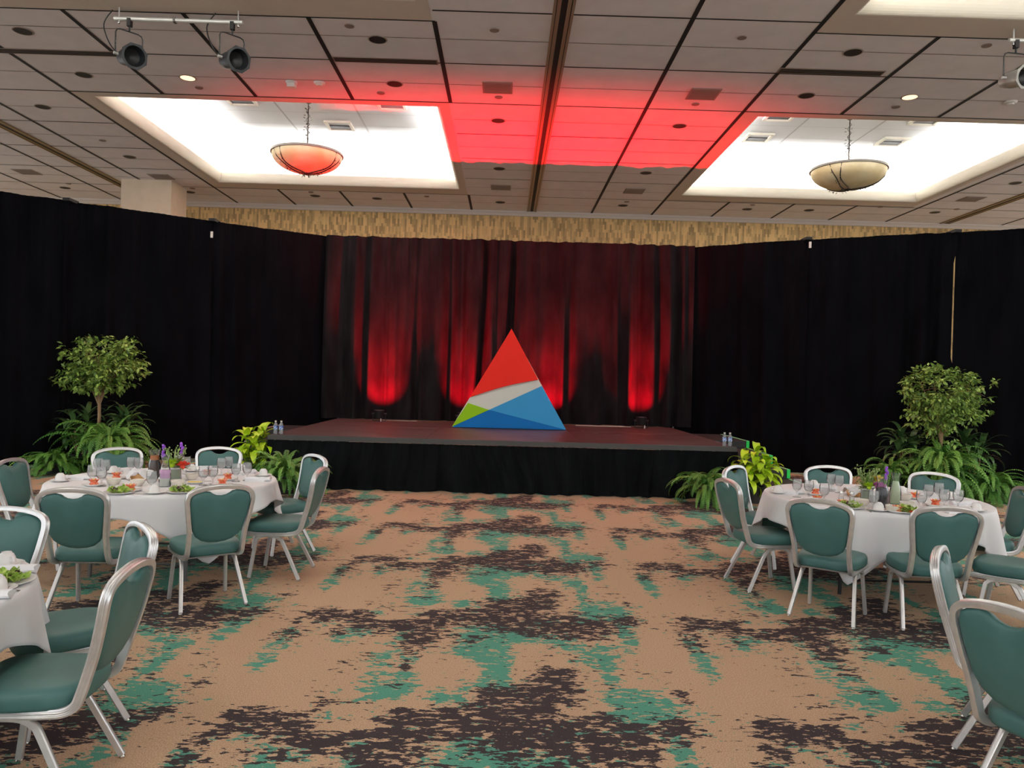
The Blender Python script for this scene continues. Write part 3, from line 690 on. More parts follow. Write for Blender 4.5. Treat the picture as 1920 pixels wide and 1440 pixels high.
# stair unit along each side of the stage
def stairs(side, lab):
    x0 = 4.55-.95 if side > 0 else (XL-.03-.95)
    t = thing('stage_steps', (x0, 0, 0), 0, lab, 'stairs', 'steps at the sides of the stage')
    zs = [.68, .54, .395, .25]; ys = [16.0, 14.2, 12.94, 12.13, 11.4] if side > 0 else [15.6, 14.4, 13.5, 12.7, 12.0]
    if side < 0: zs = [.66, .50, .34, .18]
    for i, z in enumerate(zs):
        b = MB(); b.boxb(0, .95, ys[i+1], ys[i], z-.03, z); b.build('tread', M['side_panel'], t, smooth=False)
        b = MB(); b.boxb(.015, .935, ys[i+1]+.01, ys[i]-.01, .0, z-.031); s_ = b.build('step_box', M['side_panel'], t, smooth=False)
        h = MB(); h.boxb(.70, .86, ys[i+1]+.004, ys[i+1]+.012, z-.14, z-.105)
        if z > .3: h.build('hand_slot', M['black'], s_, smooth=False)
        ex = .95 if side > 0 else 0
        c = MB(); c.boxb(ex-.03, ex+.004, ys[i+1], ys[i], z-.012, z+.008)
        c.build('edge_tape', M['pale_tape'] if side > 0 else M['white_tape'], t, smooth=False)
        if side > 0:
            c = MB(); c.boxb(.90, .954, ys[i+1]-.008, ys[i+1]+.002, z-.13, z+.008); c.build('corner_tape', M['green_tape'], t, smooth=False)
stairs(1, 'black steps edged with glowing green tape at the right side of the stage')
stairs(-1, 'dark steps with pale tape edges at the left side of the stage')

# ------------------------------------------------------------------ plants
def pot(t, r=.16, h=.26, r2=.12):
    p = MB().lathe([(0, 0), (r2, 0), (r, h), (r+.012, h), (r+.012, h-.03), (r-.01, h-.02), (0, h-.03)], 18).build('pot', M['pot'], t)
    return p
def leaf_blade(b, base, d, L, W, droop, rnd, segs=6, side=None, fold=.15):
    """one arching strap leaf"""
    d = Vector(d).normalized(); h = Vector((d.x, d.y, 0)); h = h.normalized() if h.length > 1e-3 else Vector((1, 0, 0))
    el = math.atan2(d.z, math.hypot(d.x, d.y)); p = Vector(base); vs = []; sd = Vector((-h.y, h.x, 0))
    tw = rnd.uniform(-.4, .4)
    for k in range(segs+1):
        t = k/segs; w = W*.5*(math.sin(math.pi*min(1, .12+t*.88))**.7 if t < 1 else 0)*(1.15-t*.3)
        dirv = h*math.cos(el)+Vector((0, 0, 1))*math.sin(el); up = h*-math.sin(el)+Vector((0, 0, 1))*math.cos(el)
        s2 = (sd*math.cos(tw*t)+up*math.sin(tw*t))
        if k < segs: vs += [p-s2*w+up*fold*w, p-up*fold*w*.3, p+s2*w+up*fold*w]
        else: vs += [p]
        p = p+dirv*L/segs; el -= droop/segs*(.5+t)
    fs = []
    for k in range(segs-1):
        a = k*3; fs += [(a, a+1, a+4, a+3), (a+1, a+2, a+5, a+4)]
    a = (segs-1)*3; fs += [(a, a+1, a+3), (a+1, a+2, a+3)]
    b.add(vs, fs)
def frond(b, base, az, el, L, rnd, leaf=.075, n=22, droop=1.6):
    p = Vector(base); h = Vector((math.cos(az), math.sin(az), 0)); side = Vector((-h.y, h.x, 0)); ds = L/n; a = el
    tilt = rnd.uniform(-.5, .5); pts = []
    for k in range(n+1):
        t = k/n; d = h*math.cos(a)+Vector((0, 0, 1))*math.sin(a); up = h*-math.sin(a)+Vector((0, 0, 1))*math.cos(a)
        pts.append((Vector(p), d, up, t)); p = p+d*ds; a -= droop/n*(.4+1.2*t)
        if p.z < .015: p.z = .015; a = max(a, -.15)
    vs = []; fs = []
    for k, (q, d, up, t) in enumerate(pts):          # rachis and leaflets form one connected island
        s2 = side*math.cos(tilt)+up*math.sin(tilt); vs += [q-s2*.003, q+s2*.003]
        if k: m = 2*k; fs.append((m-2, m-1, m+1, m))
    for k, (q, d, up, t) in enumerate(pts[1:], 1):
        s2 = side*math.cos(tilt)+up*math.sin(tilt); w = leaf*math.sin(math.pi*min(1, .10+.86*t))**.6*rnd.uniform(.85, 1.1)
        for sg, i0 in ((-1, 2*k), (1, 2*k+1)):
            i = len(vs); tip = q+(s2*sg*.9+d*.38).normalized()*w-up*w*.22
            wd_ = d*ds*.42
            vs += [q+s2*sg*w*.3-wd_*1.0+d*w*.1, tip, q+s2*sg*w*.3+wd_*1.4+d*w*.1]
            fs.append((i0, i, i+1, i+2) if sg > 0 else (i0, i+2, i+1, i))
    b.add(vs, fs)
def fern(name_loc, R_, Hh, n, seed, label, squash=1.0, base=.24):
    x, y = name_loc; rnd = random.Random(seed)
    t = thing('potted_fern', (x, y, 0), 0, label, 'plant', 'ferns')
    pot(t, .15, base)
    b = MB()
    for i in range(int(n*1.7)):
        az = rnd.uniform(0, 2*math.pi); el = rnd.uniform(.05, 1.45); L = R_*rnd.uniform(.6, 1.25)*(1.0+.2*(el < .8))
        frond(b, (rnd.uniform(-.06, .06), rnd.uniform(-.06, .06), base-.02), az, el, L, rnd, leaf=.036*R_/.6+.016, n=26, droop=rnd.uniform(1.2, 2.6)+el*.5)
    f = b.build('foliage', M['fern'], t, smooth=False); f.scale = (1, squash, Hh)
    return t
def strap_plant(loc, hts, n, L, W, seed, label, mt, name='potted_dracaena', base_el=(.2, 1.3), droop=(1.6, 2.8)):
    rnd = random.Random(seed); t = thing(name, (*loc, 0), 0, label, 'plant', 'broad leaved plants')
    pot(t, .15, .25); c = MB(); b = MB()
    for (sx, sy, h) in hts:
        c.tube(catmull([(sx*.3, sy*.3, .22), (sx*.7, sy*.7, .22+(h-.22)*.5), (sx, sy, h)], 4), .014, 6)
        for i in range(n):
            f = i/n; az = i*2.4+rnd.uniform(-.3, .3); z = h-.30*(1-f)*min(1, h)
            el = base_el[0]+(base_el[1]-base_el[0])*f+rnd.uniform(-.15, .15)
            leaf_blade(b, (sx, sy, z), (math.cos(az)*math.cos(el), math.sin(az)*math.cos(el), math.sin(el)), L*rnd.uniform(.8, 1.15), W*rnd.uniform(.8, 1.15), rnd.uniform(*droop), rnd, segs=7)
    c.build('stem', M['bark'] if mt == 'strap' else M['dull_green'], t); b.build('foliage', M[mt], t, angle=60)
    return t
def ficus(loc, seed, label, ztop, zbot, rx, lean=0.0, n=3600, fork=1.05):
    rnd = random.Random(seed); t = thing('ficus_tree', (*loc, 0), 0, label, 'tree', 'ficus trees')
    pot(t, .2, .34); cz = (ztop+zbot)/2; rz_ = (ztop-zbot)/2; b = MB(); L = MB()
    b.tube(catmull([(0, 0, .3), (-.02, 0, .6), (.01, 0, .85), (0, 0, fork)], 5), .028, 8)
    tips = []
    for i in range(13):
        az = i*2.399+rnd.uniform(-.3, .3); u = rnd.uniform(-.55, .85); rr = math.sqrt(max(0, 1-u*u))*rnd.uniform(.55, .85)
        e = Vector((lean+rx*rr*math.cos(az), rx*.85*rr*math.sin(az), cz+rz_*u)); s0 = Vector((0, 0, fork-rnd.uniform(0, .18)))
        m_ = s0.lerp(e, .45)+Vector((0, 0, .10)); path = catmull([s0, s0.lerp(m_, .5)+Vector((0, 0, .05)), m_, e], 4)
        b.tube(path, [.016*(1-.75*k/(len(path)-1)) for k in range(len(path))], 6)
        for k in range(4):
            q = path[int(len(path)*(.45+.13*k))]; e2 = q+Vector((rnd.uniform(-1, 1), rnd.uniform(-1, 1), rnd.uniform(-.3, .9))).normalized()*rnd.uniform(.15, .3)
            b.tube([q, q.lerp(e2, .5)+Vector((0, 0, .02)), e2], [.006, .005, .003], 5); tips.append(e2)
        tips.append(e)
    # leaf sprays: clusters along twigs so the crown stays open in places
    cl = []
    for k in range(int(n/14)):
        if rnd.random() < .5: c = rnd.choice(tips)+Vector([rnd.gauss(0, .07) for _ in range(3)])
        else:
            while True:
                v = Vector([rnd.uniform(-1, 1) for _ in range(3)])
                if .2 < v.length < 1.0: break
            v = v.normalized()*(.35+.65*rnd.random()**.6); lump = 1+.10*math.sin(v.x*5+seed)+.10*math.sin(v.z*6+seed*2)
            c = Vector((lean+v.x*rx*lump, v.y*rx*.85*lump, cz+v.z*rz_*lump))
        cl.append(c)
    for c in cl:
        ax = Vector([rnd.gauss(0, 1) for _ in range(3)]).normalized(); ax.z = -abs(ax.z)*.3
        for i in range(14):
            p = c+ax*rnd.uniform(-.11, .11)+Vector([rnd.gauss(0, .028) for _ in range(3)])
            d = (Vector((rnd.gauss(0, 1), rnd.gauss(0, 1), -.5+rnd.gauss(0, .6)))+(p-Vector((lean, 0, cz)))*.9).normalized()
            s2 = d.cross(Vector([rnd.gauss(0, .5), rnd.gauss(0, .5), 1])).normalized(); up = s2.cross(d); l = rnd.uniform(.06, .10); w = l*.25
            L.add([p, p+d*l*.35-s2*w, p+d*l*.7-s2*w*.8-up*l*.05, p+d*l-up*l*.15, p+d*l*.7+s2*w*.8-up*l*.05, p+d*l*.35+s2*w, p+d*l*.5+up*w*.2],
                  [(0, 6, 1), (1, 6, 2), (2, 6, 3), (3, 6, 4), (4, 6, 5), (5, 6, 0)])
    b.build('trunk', M['bark'], t); L.build('foliage', M['ficus'], t, angle=70)
    return t
def gx(px, y, py=870): return at(px, py, y=y).x
ficus((gx(183, 13.0), 13.0), 5, 'ficus tree with rounded crown and bare trunk in the plant group at the left', 2.26, 1.20, .67, lean=.06, fork=1.24, n=3600)
ficus((gx(1762, 12.7), 12.7), 9, 'ficus tree with dense crown in the plant group at the right', 2.20, 1.02, .71, lean=.02, fork=1.05, n=4600)
strap_plant((gx(150, 13.15), 13.15), [(-.12, 0, .80), (.08, .05, .92), (-.22, .1, .62)], 18, .46, .085, 21, 'dark green strap leaved plant left of the left ficus trunk', 'strap')
strap_plant((gx(222, 13.2), 13.2), [(0, 0, .72), (.14, .05, .85), (.0, .1, .95)], 18, .46, .085, 22, 'dark green strap leaved plant right of the left ficus trunk', 'strap')
strap_plant((gx(1700, 13.0), 13.0), [(-.14, 0, .76), (.1, .05, .85), (-.05, .1, .95)], 18, .46, .09, 23, 'dark green strap leaved plant left of the right ficus trunk', 'strap')
strap_plant((gx(1828, 13.0), 13.0), [(0, 0, .70), (.14, .05, .82), (-.12, .1, .92)], 18, .46, .09, 24, 'dark green strap leaved plant right of the right ficus trunk', 'strap')
fern((gx(205, 12.7), 12.7), .78, 1.15, 105, 31, 'large bushy fern at the foot of the left ficus, behind the left table', base=.34)
fern((gx(118, 12.75), 12.55), .60, .8, 60, 32, 'low spreading fern at the far left of the left plant group', base=.16)
fern((gx(1762, 12.4), 12.35), .74, 1.15, 105, 33, 'large bushy fern at the foot of the right ficus', base=.34)
fern((gx(1848, 12.3), 12.2), .66, .9, 80, 34, 'low fern at the right of the right plant group', base=.18)
fern((gx(1672, 12.6), 12.6), .60, 1.05, 36, 35, 'sparse upright fern at the left of the right plant group', base=.28)
strap_plant((gx(479, 11.75), 11.75), [(-.14, 0, .78), (.1, .05, .86), (.0, -.1, .68), (.16, -.05, .55), (-.12, -.12, .5), (.0, .1, .78)], 12, .33, .10, 25, 'bright lime green leafy plant at the left front corner of the stage', 'lime', name='potted_lime_plant', base_el=(-.1, 1.2), droop=(2.0, 3.2))
strap_plant((gx(1412, 11.25), 11.25), [(-.14, 0, .66), (.06, .05, .78), (.0, -.1, .58), (.18, -.05, .62), (.14, -.1, .40), (-.08, -.1, .44), (.2, .0, .50)], 12, .31, .10, 26, 'bright lime green leafy plant at the right front corner of the stage', 'lime', name='potted_lime_plant', base_el=(-.1, 1.2), droop=(2.0, 3.2))
fern((gx(541, 11.15), 11.0), .60, .95, 75, 36, 'fern beside the lime plant at the left stage corner', base=.26)
fern((gx(1326, 11.0), 10.95), .52, .95, 70, 37, 'fern beside the lime plant at the right stage corner', base=.26)

# ------------------------------------------------------------------ ceiling fittings
def rows(items, noun, group, cat, maker, landmark='the back wall'):
    pts = sorted([(at(px, py, z=ZC), extra) for (px, py, *extra) in items], key=lambda a: -a[0].y)
    rws = []
    for p, e in pts:
        if rws and abs(rws[-1][0][0].y-p.y) < .75: rws[-1].append((p, e))
        else: rws.append([(p, e)])
    proto = maker(); kids = tree_of(proto, list(COL.objects)); used = False
    for i, r in enumerate(rws):
        r.sort(key=lambda a: a[0].x)
        for j, (p, e) in enumerate(r):
            o = copy_tree(proto, kids) if used else proto; used = True
            o.location = (p.x, p.y, ZC)
            pos = '%s from left in the %s ceiling row from the back' % (ORD[j], ORD[i]) if len(r) > 1 else 'alone in the %s ceiling row from the back' % ORD[i]
            props(o, '%s, %s' % (noun, pos), cat, group)
def mk_down():
    t = thing('recessed_downlight'); MB().lathe([(.115, -.006), (.125, -.010), (.135, -.004), (.135, 0)], 24).build('trim_ring', M['vent'], t)
    MB().lathe([(0, -.0045), (.117, -.0065)], 24).build('dark_baffle', M['black'], t, smooth=False); return t
def mk_cap():
    t = thing('sprinkler_cap'); MB().lathe([(0, -.012), (.062, -.012), (.066, -.006), (.066, 0)], 16).build('plate', M['cap'], t); return t
def mk_vent():
    t = thing('ceiling_vent'); MB().boxb(-.24, .24, -.24, .24, -.012, -.001).build('frame', M['vent'], t, smooth=False)
    b = MB()
    for k in range(9): b.boxb(-.21, .21, -.205+k*.048, -.175+k*.048, -.018, -.012)
    b.build('grille', M['cap'], t, smooth=False); return t
rows([(43, 58), (157, 140), (80, 200), (243, 294), (122, 352), (356, 360), (591, 367), (707, 372), (708, 74), (740, 157), (934, 226), (936, 316), (938, 379),
      (1599, 98), (1512, 179), (1274, 236), (1211, 324), (1168, 385), (1401, 392), (1517, 394), (1753, 398), (1904, 343)],
     'unlit black downlight', 'recessed downlights', 'light', mk_down)
rows([(655, 48), (927, 56), (714, 174), (935, 182), (373, 164), (192, 263), (1391, 70), (1850, 85), (1304, 195), (1680, 200), (1175, 378), (1651, 388), (1794, 392), (1411, 384),
      (800, 368), (583, 360), (361, 353), (128, 344)], 'small round cover', 'small round ceiling covers', 'cover', mk_cap)
rows([(933, 164), (939, 351), (50, 322), (302, 331), (1319, 176), (1189, 358), (1821, 373)], 'square taupe vent', 'square ceiling vents', 'vent', mk_vent)
for (px, py, lab) in ((352, 146, 'lit warm recessed downlight between the lamp bar and the left tray'), (1706, 182, 'lit warm recessed downlight in front of the right tray')):
    p = at(px, py, z=ZC); t = thing('lit_downlight', p, 0, lab, 'light', 'lit downlights')
    MB().lathe([(.112, -.006), (.122, -.010), (.13, -.004), (.13, 0)], 24).build('trim_ring', M['vent'], t); MB().lathe([(0, -.0045), (.113, -.006)], 24).build('lens', M['warm'], t, smooth=False)
    l = bpy.data.lights.new('downlight', 'SPOT'); l.energy = 60; l.color = (1, .75, .5); l.spot_size = R(80); l.spot_blend = .8; lo = bpy.data.objects.new('downlight', l); COL.objects.link(lo); lo.location = (p.x, p.y, ZC-.03)
for (px, py, w, lab) in ((96, 97, 2.0, 'dark slot diffuser in the ceiling left of the lamp bar'), (723, 113, 1.54, 'dark slot diffuser in the ceiling left of the air wall track'), (1558, 134, 1.55, 'dark slot diffuser in the ceiling in front of the right tray')):
    p = at(px, py, z=ZC); t = thing('slot_diffuser', p, 0, lab, 'vent', 'slot diffusers'); w2 = w/2
    MB().boxb(-w2, w2, -.085, .085, -.010, -.001).build('frame', M['cap'], t, smooth=False)
    for k in range(3): MB().boxb(-w2+.02, w2-.02, -.068+k*.05, -.038+k*.05, -.014, -.010).build('slot', M['black'], t, smooth=False)
for (px, py, sq, lab) in ((547, 154, 1, 'white square smoke detector in front of the left tray'), (599, 155, 0, 'white round smoke detector in front of the left tray'), (1895, 191, 0, 'pale round smoke detector at the right edge of the picture')):
    p = at(px, py, z=ZC); t = thing('smoke_detector', p, 0, lab, 'smoke detector', 'smoke detectors')
    MB().lathe([(0, -.03), (.07, -.03), (.09, -.015), (.095, 0)], 20).build('base', M['white'], t)
    if sq: MB().boxb(-.06, .06, -.06, .06, -.09, -.03).build('sensor_box', M['white'], t, smooth=False)
    else: MB().lathe([(0, -.05), (.045, -.05), (.055, -.03)], 16).build('sensor', M['white'], t)

# lamp bars with parabolic cans
def par_can(loc, yaw, pitch, label, mt, cabs):
    t = thing('stage_lamp', loc, 0, label, 'stage light', 'can lamps on the ceiling bars')
    # clamp and yoke in room axes
    MB().box((0, 0, -.02), (.05, .06, .10)).build('clamp', M['black'], t, smooth=False)
    MB().tube([(0, 0, -.07), (0, 0, -.13)], .012, 8).build('hanger_bolt', M['blackmetal'], t)
    cy, sy = math.cos(yaw), math.sin(yaw)
    def w(x, y, z): return (x*cy-y*sy, x*sy+y*cy, z)
    zc = -.46
    MB().tube([w(-.165, 0, zc), w(-.165, 0, -.19), w(-.15, 0, -.15), w(-.11, 0, -.135), w(.11, 0, -.135), w(.15, 0, -.15), w(.165, 0, -.19), w(.165, 0, zc)], .009, 6).build('yoke', M['blackmetal'], t)
    for s_ in (-1, 1): MB().tube([w(s_*.13, 0, zc), w(s_*.185, 0, zc)], .018, 8).build('knob', M['steel'], t)
    mx = Matrix.Translation((0, 0, zc)) @ Matrix.Rotation(yaw, 4, 'Z') @ Matrix.Rotation(math.pi/2+pitch, 4, 'X')   # local +z = where the lamp points (before: -y)
    b = MB(); b.lathe([(0, -.22), (.06, -.22), (.09, -.18), (.110, -.05), (.113, .10), (.128, .12), (.132, .20), (.128, .20), (.122, .13), (.107, .10), (.102, .0)], 24, mat=mx)
    b.build('housing', mt, t)
    oc = MB(); vs = []; fs = []
    for k in range(8):
        a = math.pi/8+k*math.pi/4
        for rr, zz in ((.166, .205), (.166, .19)): p = mx @ Vector((rr*math.cos(a), rr*math.sin(a), zz)); vs.append(p)
    for k in range(24):
        a = 2*math.pi*k/24
        for zz in (.205, .19): p = mx @ Vector((.128*math.cos(a), .128*math.sin(a), zz)); vs.append(p)
    for k in range(8):
        k2 = (k+1) % 8; fs.append((2*k, 2*k2, 2*k2+1, 2*k+1))
        for s_ in (0, 1):
            f3 = [(2*k+s_, 16+2*((3*k+1) % 24)+s_), ]
            i = [16+2*((3*k+1+j) % 24)+s_ for j in range(4)]
            f = (2*k+s_, i[0], i[1], i[2], i[3], 2*k2+s_)
            fs.append(f if s_ else f[::-1])
    oc.add(vs, fs).build('colour_frame', mt, t, smooth=False)
    MB().lathe([(0, .03), (.05, .045), (.101, .09)], 24, mat=mx).build('reflector', M['blackmetal'], t)
    if cabs:
        MB().tube(catmull([mx @ Vector((0, 0, -.2)), (-.25, .02, -.30), (-.33, .0, -.05), (-.22, 0, .14)], 6), .008, 6).build('power_cable', M['black'], t)
def lamp_bar(px0, px1, py, lamps, label, right=False):
    pc = at((px0+px1)/2, py, z=ZC-.15); x0, x1 = at(px0, py, z=ZC-.15).x, at(px1, py, z=ZC-.15).x
    t = thing('lamp_bar', (pc.x, pc.y, ZC-.15), 0, label, 'rail', 'lamp bars'); h = (x1-x0)/2
    MB().tube([(-h, 0, 0), (h, 0, 0)], .028, 14).build('pipe', M['steel'], t)
    MB().box((-.05, 0, 0), (.03, .062, .062)).build('coupler', M['legsteel'], t, smooth=False)
    for s_ in ((-1, 1) if not right else (-1, 1)):
        MB().tube([(s_*(h-.06), 0, -.05), (s_*(h-.06), 0, .15)], .009, 8).build('hanger_rod', M['steel'], t)
        MB().ball((s_*(h-.06), 0, -.05), .018, 8, 6).build('nut', M['chrome'], t)
    return pc, x0, x1
pc, x0, x1 = lamp_bar(218, 452, 38.5, None, 'silver pipe hung from the ceiling at the upper left, carrying two can lamps')
par_can((at(243, 45, y=pc.y).x, pc.y, ZC-.15-.03), R(46), R(12), 'dark grey can lamp, left one on the bar at the upper left', M['can'], True)
par_can((at(436, 45, y=pc.y).x, pc.y, ZC-.15-.03), R(46), R(12), 'dark grey can lamp, right one on the bar at the upper left', M['can'], True)
pc, x0, x1 = lamp_bar(1886, 2120, 79, None, 'silver pipe hung from the ceiling at the right edge, carrying a can lamp')
par_can((at(1905, 90, y=pc.y).x, pc.y, ZC-.15-.03), R(8), R(12), 'grey can lamp on the bar at the upper right edge', mat('grey_can', (.32, .31, .29), .4, .3), False)

def chandelier(x, y, zt, R0, label, seed):
    rnd = random.Random(seed); t = thing('chandelier', (x, y, 0), 0, label, 'chandelier', 'bowl chandeliers')
    zr = 6.34; hb = .40
    prof = [(R0*math.sin(math.pi/2*k/14)**1.0, zr-hb*math.cos(math.pi/2*k/14)**.95 if k < 14 else zr) for k in range(15)]
    MB().lathe(prof, 48).build('bowl', M['alabaster'], t)
    MB().lathe([(R0-.01, zr-.02), (R0+.025, zr-.02), (R0+.03, zr+.02), (R0-.01, zr+.03), (R0-.03, zr)], 48).build('rim', M['rim'], t)
    MB().tube([(0, 0, zr-hb+.02), (0, 0, zt)], .012, 8).build('rod', M['iron'], t)
    MB().lathe([(0, zt-.06), (.03, zt-.06), (.10, zt-.01), (.11, zt)], 20).build('canopy', M['rim'], t)
    MB().lathe([(0, zr-hb-.05), (.03, zr-hb-.03), (.05, zr-hb), (.09, zr-hb+.01)], 14).build('finial', M['iron'], t)
    def surf(r, a): 
        k = min(1, r/R0); z = zr-hb*math.sqrt(max(0, 1-k*k)); return Vector((r*math.cos(a), r*math.sin(a), z-.015))
    b = MB(); lf = MB()
    for j in range(6):
        a0 = j*math.pi/3+.3; path = []
        for k in range(14):
            f = k/13; path.append(surf(R0*(.05+.95*f), a0+.9*math.sin(f*2.2)*(1 if j % 2 else -1)*.5))
        b.tube(path, .010, 6)
        for k in range(2, 13):
            q = path[k]; d = Vector((rnd.uniform(-1, 1), rnd.uniform(-1, 1), rnd.uniform(-.6, .2))).normalized(); s2 = d.cross(Vector((0, 0, 1))).normalized()
            q2 = q+Vector((q.x, q.y, 0)).normalized()*.02+Vector((0, 0, -.01))
            lf.add([q2, q2+d*.025-s2*.015, q2+d*.06, q2+d*.025+s2*.015], [(0, 1, 2, 3)])
    b.build('iron_vine', M['iron'], t)
    for k in range(34):
        z = zr+.15+(zt-zr-.3)*k/34; a = k*1.9; q = Vector((.05*math.cos(a), .05*math.sin(a), z)); d = Vector((math.cos(a), math.sin(a), rnd.uniform(-.5, .5))); s2 = Vector((-d.y, d.x, .3)).normalized()
        lf.add([q, q+d*.025-s2*.016, q+d*.065, q+d*.025+s2*.016], [(0, 1, 2, 3)])
    lf.build('iron_leaves', M['iron'], t, smooth=False)
    MB().tube([Vector((.035*math.cos(k*.55), .035*math.sin(k*.55), zr+.1+(zt-zr-.2)*k/60)) for k in range(61)], .006, 5).build('twisting_stem', M['iron'], t)
chandelier(-4.30, 16.3, 7.46, .725, 'bowl chandelier with iron vines in the left ceiling tray, lit red', 3)
chandelier(7.17, 16.3, 7.46, .755, 'cream bowl chandelier with iron vines in the right ceiling tray', 4)

# ------------------------------------------------------------------ chairs
def chair_proto():
    t = thing('banquet_chair')
    def yb(z): return -.205-.105*max(0, (z-.47))/.43-.01*math.sin(max(0, (z-.47))/.43*math.pi)
    half = [(.190, .30, .375), (.190, .12, .375), (.190, -.06, .376), (.190, -.135, .382), (.192, -.180, .408), (.191, -.200, .455), (.192, yb(.52), .52), (.197, yb(.60), .60), (.210, yb(.68), .68), (.221, yb(.76), .76),
            (.226, yb(.81), .81), (.217, yb(.850), .850), (.185, yb(.876), .876), (.13, yb(.892), .892), (.065, yb(.901), .901)]
    pts = [(x, y, z) for (x, y, z) in half]+[(0, yb(.904), .904)]+[(-x, y, z) for (x, y, z) in half[::-1]]
    path = catmull(pts, 4)
    # ridged extrusion: (across, depth)
    W, D = .0135, .0185
    pr = [(-W, -D), (-W*.4, -D*1.08), (W*.4, -D*1.08), (W, -D), (W*1.12, -D*.6), (W*.92, -D*.45), (W*1.12, -D*.25), (W*.92, -D*.08), (W*.92, D*.08), (W*1.12, D*.25), (W*.92, D*.45), (W*1.12, D*.6), (W, D), (W*.4, D*1.08), (-W*.4, D*1.08), (-W, D)]
    b = MB(); P = [Vector(p) for p in path]; L = len(P); vs = []; fs = []
    for i, p in enumerate(P):
        tg = (P[min(i+1, L-1)]-P[max(i-1, 0)]).normalized()
        # outward direction in the loop plane, depth axis normal to it
        X = Vector((1, 0, 0))
        if abs(tg.x) < .3 or i < 20 or i > L-21:
            dep = X.cross(tg) if i < L/2 else tg.cross(X)
            dep.normalize(); out = Vector((1 if i < L/2 else -1, 0, 0)); out = (out-tg*out.dot(tg)).normalized()
        else:
            n0 = Vector((0, -1, -.25)).normalized(); out = tg.cross(n0).normalized()
            if out.z < 0 and abs(tg.x) > .5: out = -out
            if out.x*p.x < 0 and abs(tg.x) <= .5: out = -out
            dep = n0
        dep = (dep-out*dep.dot(out)).normalized()
        if dep.y > 0 and p.z > .5: dep = -dep
        if p.z <= .5 and dep.z > 0: dep = -dep
        for (u, w) in pr: vs.append(p+out*u+dep*w)
    m = len(pr)
    for i in range(L-1):
        for k in range(m): fs.append((i*m+k, i*m+(k+1) % m, (i+1)*m+(k+1) % m, (i+1)*m+k))
    fs += [tuple(range(m)), tuple((L-1)*m+k for k in range(m))[::-1]]
    b.add(vs, fs)
    for y in (.22, -.10): b.tube([(-.185, y, .372), (.185, y, .372)], .009, 8)
    b.build('frame', M['alu'], t)
    # legs
    LP = [(1, 1.0), (1.25, .6), (1.25, -.6), (1, -1.0), (-1, -1.0), (-1.25, -.6), (-1.25, .6), (-1, 1.0)]
    for s_ in (-1, 1):
        for kind in (0, 1):
            if kind == 0: pth = catmull([(s_*.186, .10, .362), (s_*.187, .03, .358), (s_*.189, -.02, .335), (s_*.194, -.055, .29), (s_*.228, -.195, .012)], 5)
            else: pth = catmull([(s_*.184, .06, .362), (s_*.185, .125, .358), (s_*.187, .165, .335), (s_*.190, .182, .29), (s_*.205, .225, .012)], 5)
            b = MB(); b.tube(pth, .012, prof=LP, ref=(1, 0, 0)); b.build('leg', M['alu'], t, angle=35)
            g = MB(); e = pth[-1]; g.lathe([(0, 0), (.013, 0), (.014, .005), (.008, .014), (0, .014)], 12, c=(e.x, e.y, 0)); lg = COL.objects[-1]
            g.build('glide', M['chrome'], lg)
            if kind == 1:
                q = MB()
                for f in (.35, .65):
                    a = Vector((s_*.191, .186, .28)).lerp(Vector((s_*.205, .225, .012)), f); q.ball((a.x, a.y+.014, a.z), .006, 8, 5)
                q.build('stacking_button', M['chrome'], lg)
    # seat
    def pad(outline, centre, layers, axis):
        n = len(outline); vs = []; fs = []
        for (sc, h) in layers:
            for (u, v) in outline: vs.append((centre[0]+(u-centre[0])*sc, centre[1]+(v-centre[1])*sc, h))
        for l in range(len(layers)-1):
            for k in range(n): fs.append((l*n+k, l*n+(k+1) % n, (l+1)*n+(k+1) % n, (l+1)*n+k))
        fs.append(tuple(range(n))[::-1]); fs.append(tuple((len(layers)-1)*n+k for k in range(n)))
        return [axis(p) for p in vs], fs
    ol = []
    for k in range(48):
        a = 2*math.pi*k/48; c, s2 = math.cos(a), math.sin(a); e = 2/4.2
        x = .228*abs(c)**e*(1 if c > 0 else -1); y = .232*abs(s2)**e*(1 if s2 > 0 else -1)
        x *= 1.0-.10*max(0, -y)/.23; ol.append((x, y+.045))
    vs, fs = pad(ol, (0, .045), [(.90, .388), (.97, .392), (1.0, .408), (1.0, .440), (.985, .455), (.95, .468), (.85, .476), (.6, .482), (.3, .484), (.05, .485)], lambda p: (p[0], p[1], p[2]))
    MB().add(vs, fs).build('seat', M['teal'], t, angle=60)
    MB().boxb(-.18, .18, -.12, .24, .378, .390).build('seat_board', M['black'], t, smooth=False)
    # backrest cushion outline: follows the arch, scooped grip at the top, rounded bottom
    ol = [(-.078, .872), (-.060, .858), (-.035, .846), (0, .841), (.035, .846), (.060, .858), (.078, .872), (.12, .879), (.165, .866), (.198, .846), (.211, .805), (.207, .75), (.196, .69), (.186, .64), (.176, .59), (.152, .545), (.110, .512), (.058, .496), (0, .490)]
    ol = ol+[(-x, z) for (x, z) in ol[::-1][1:-7]]
    def ax(p): return (p[0], yb(p[1])+p[2], p[1])
    lay = [(.30, -.022), (.62, -.021), (.86, -.018), (.95, -.013), (.99, -.006), (1.0, .0), (.99, .010), (.955, .020), (.88, .028), (.68, .034), (.35, .037), (.06, .038)]
    vs, fs = pad(ol, (0, .70), lay, ax)
    MB().add(vs, fs).build('backrest', M['teal'], t, angle=50)
    return t
chair0 = chair_proto(); CK = tree_of(chair0, list(COL.objects)); chair_used = False
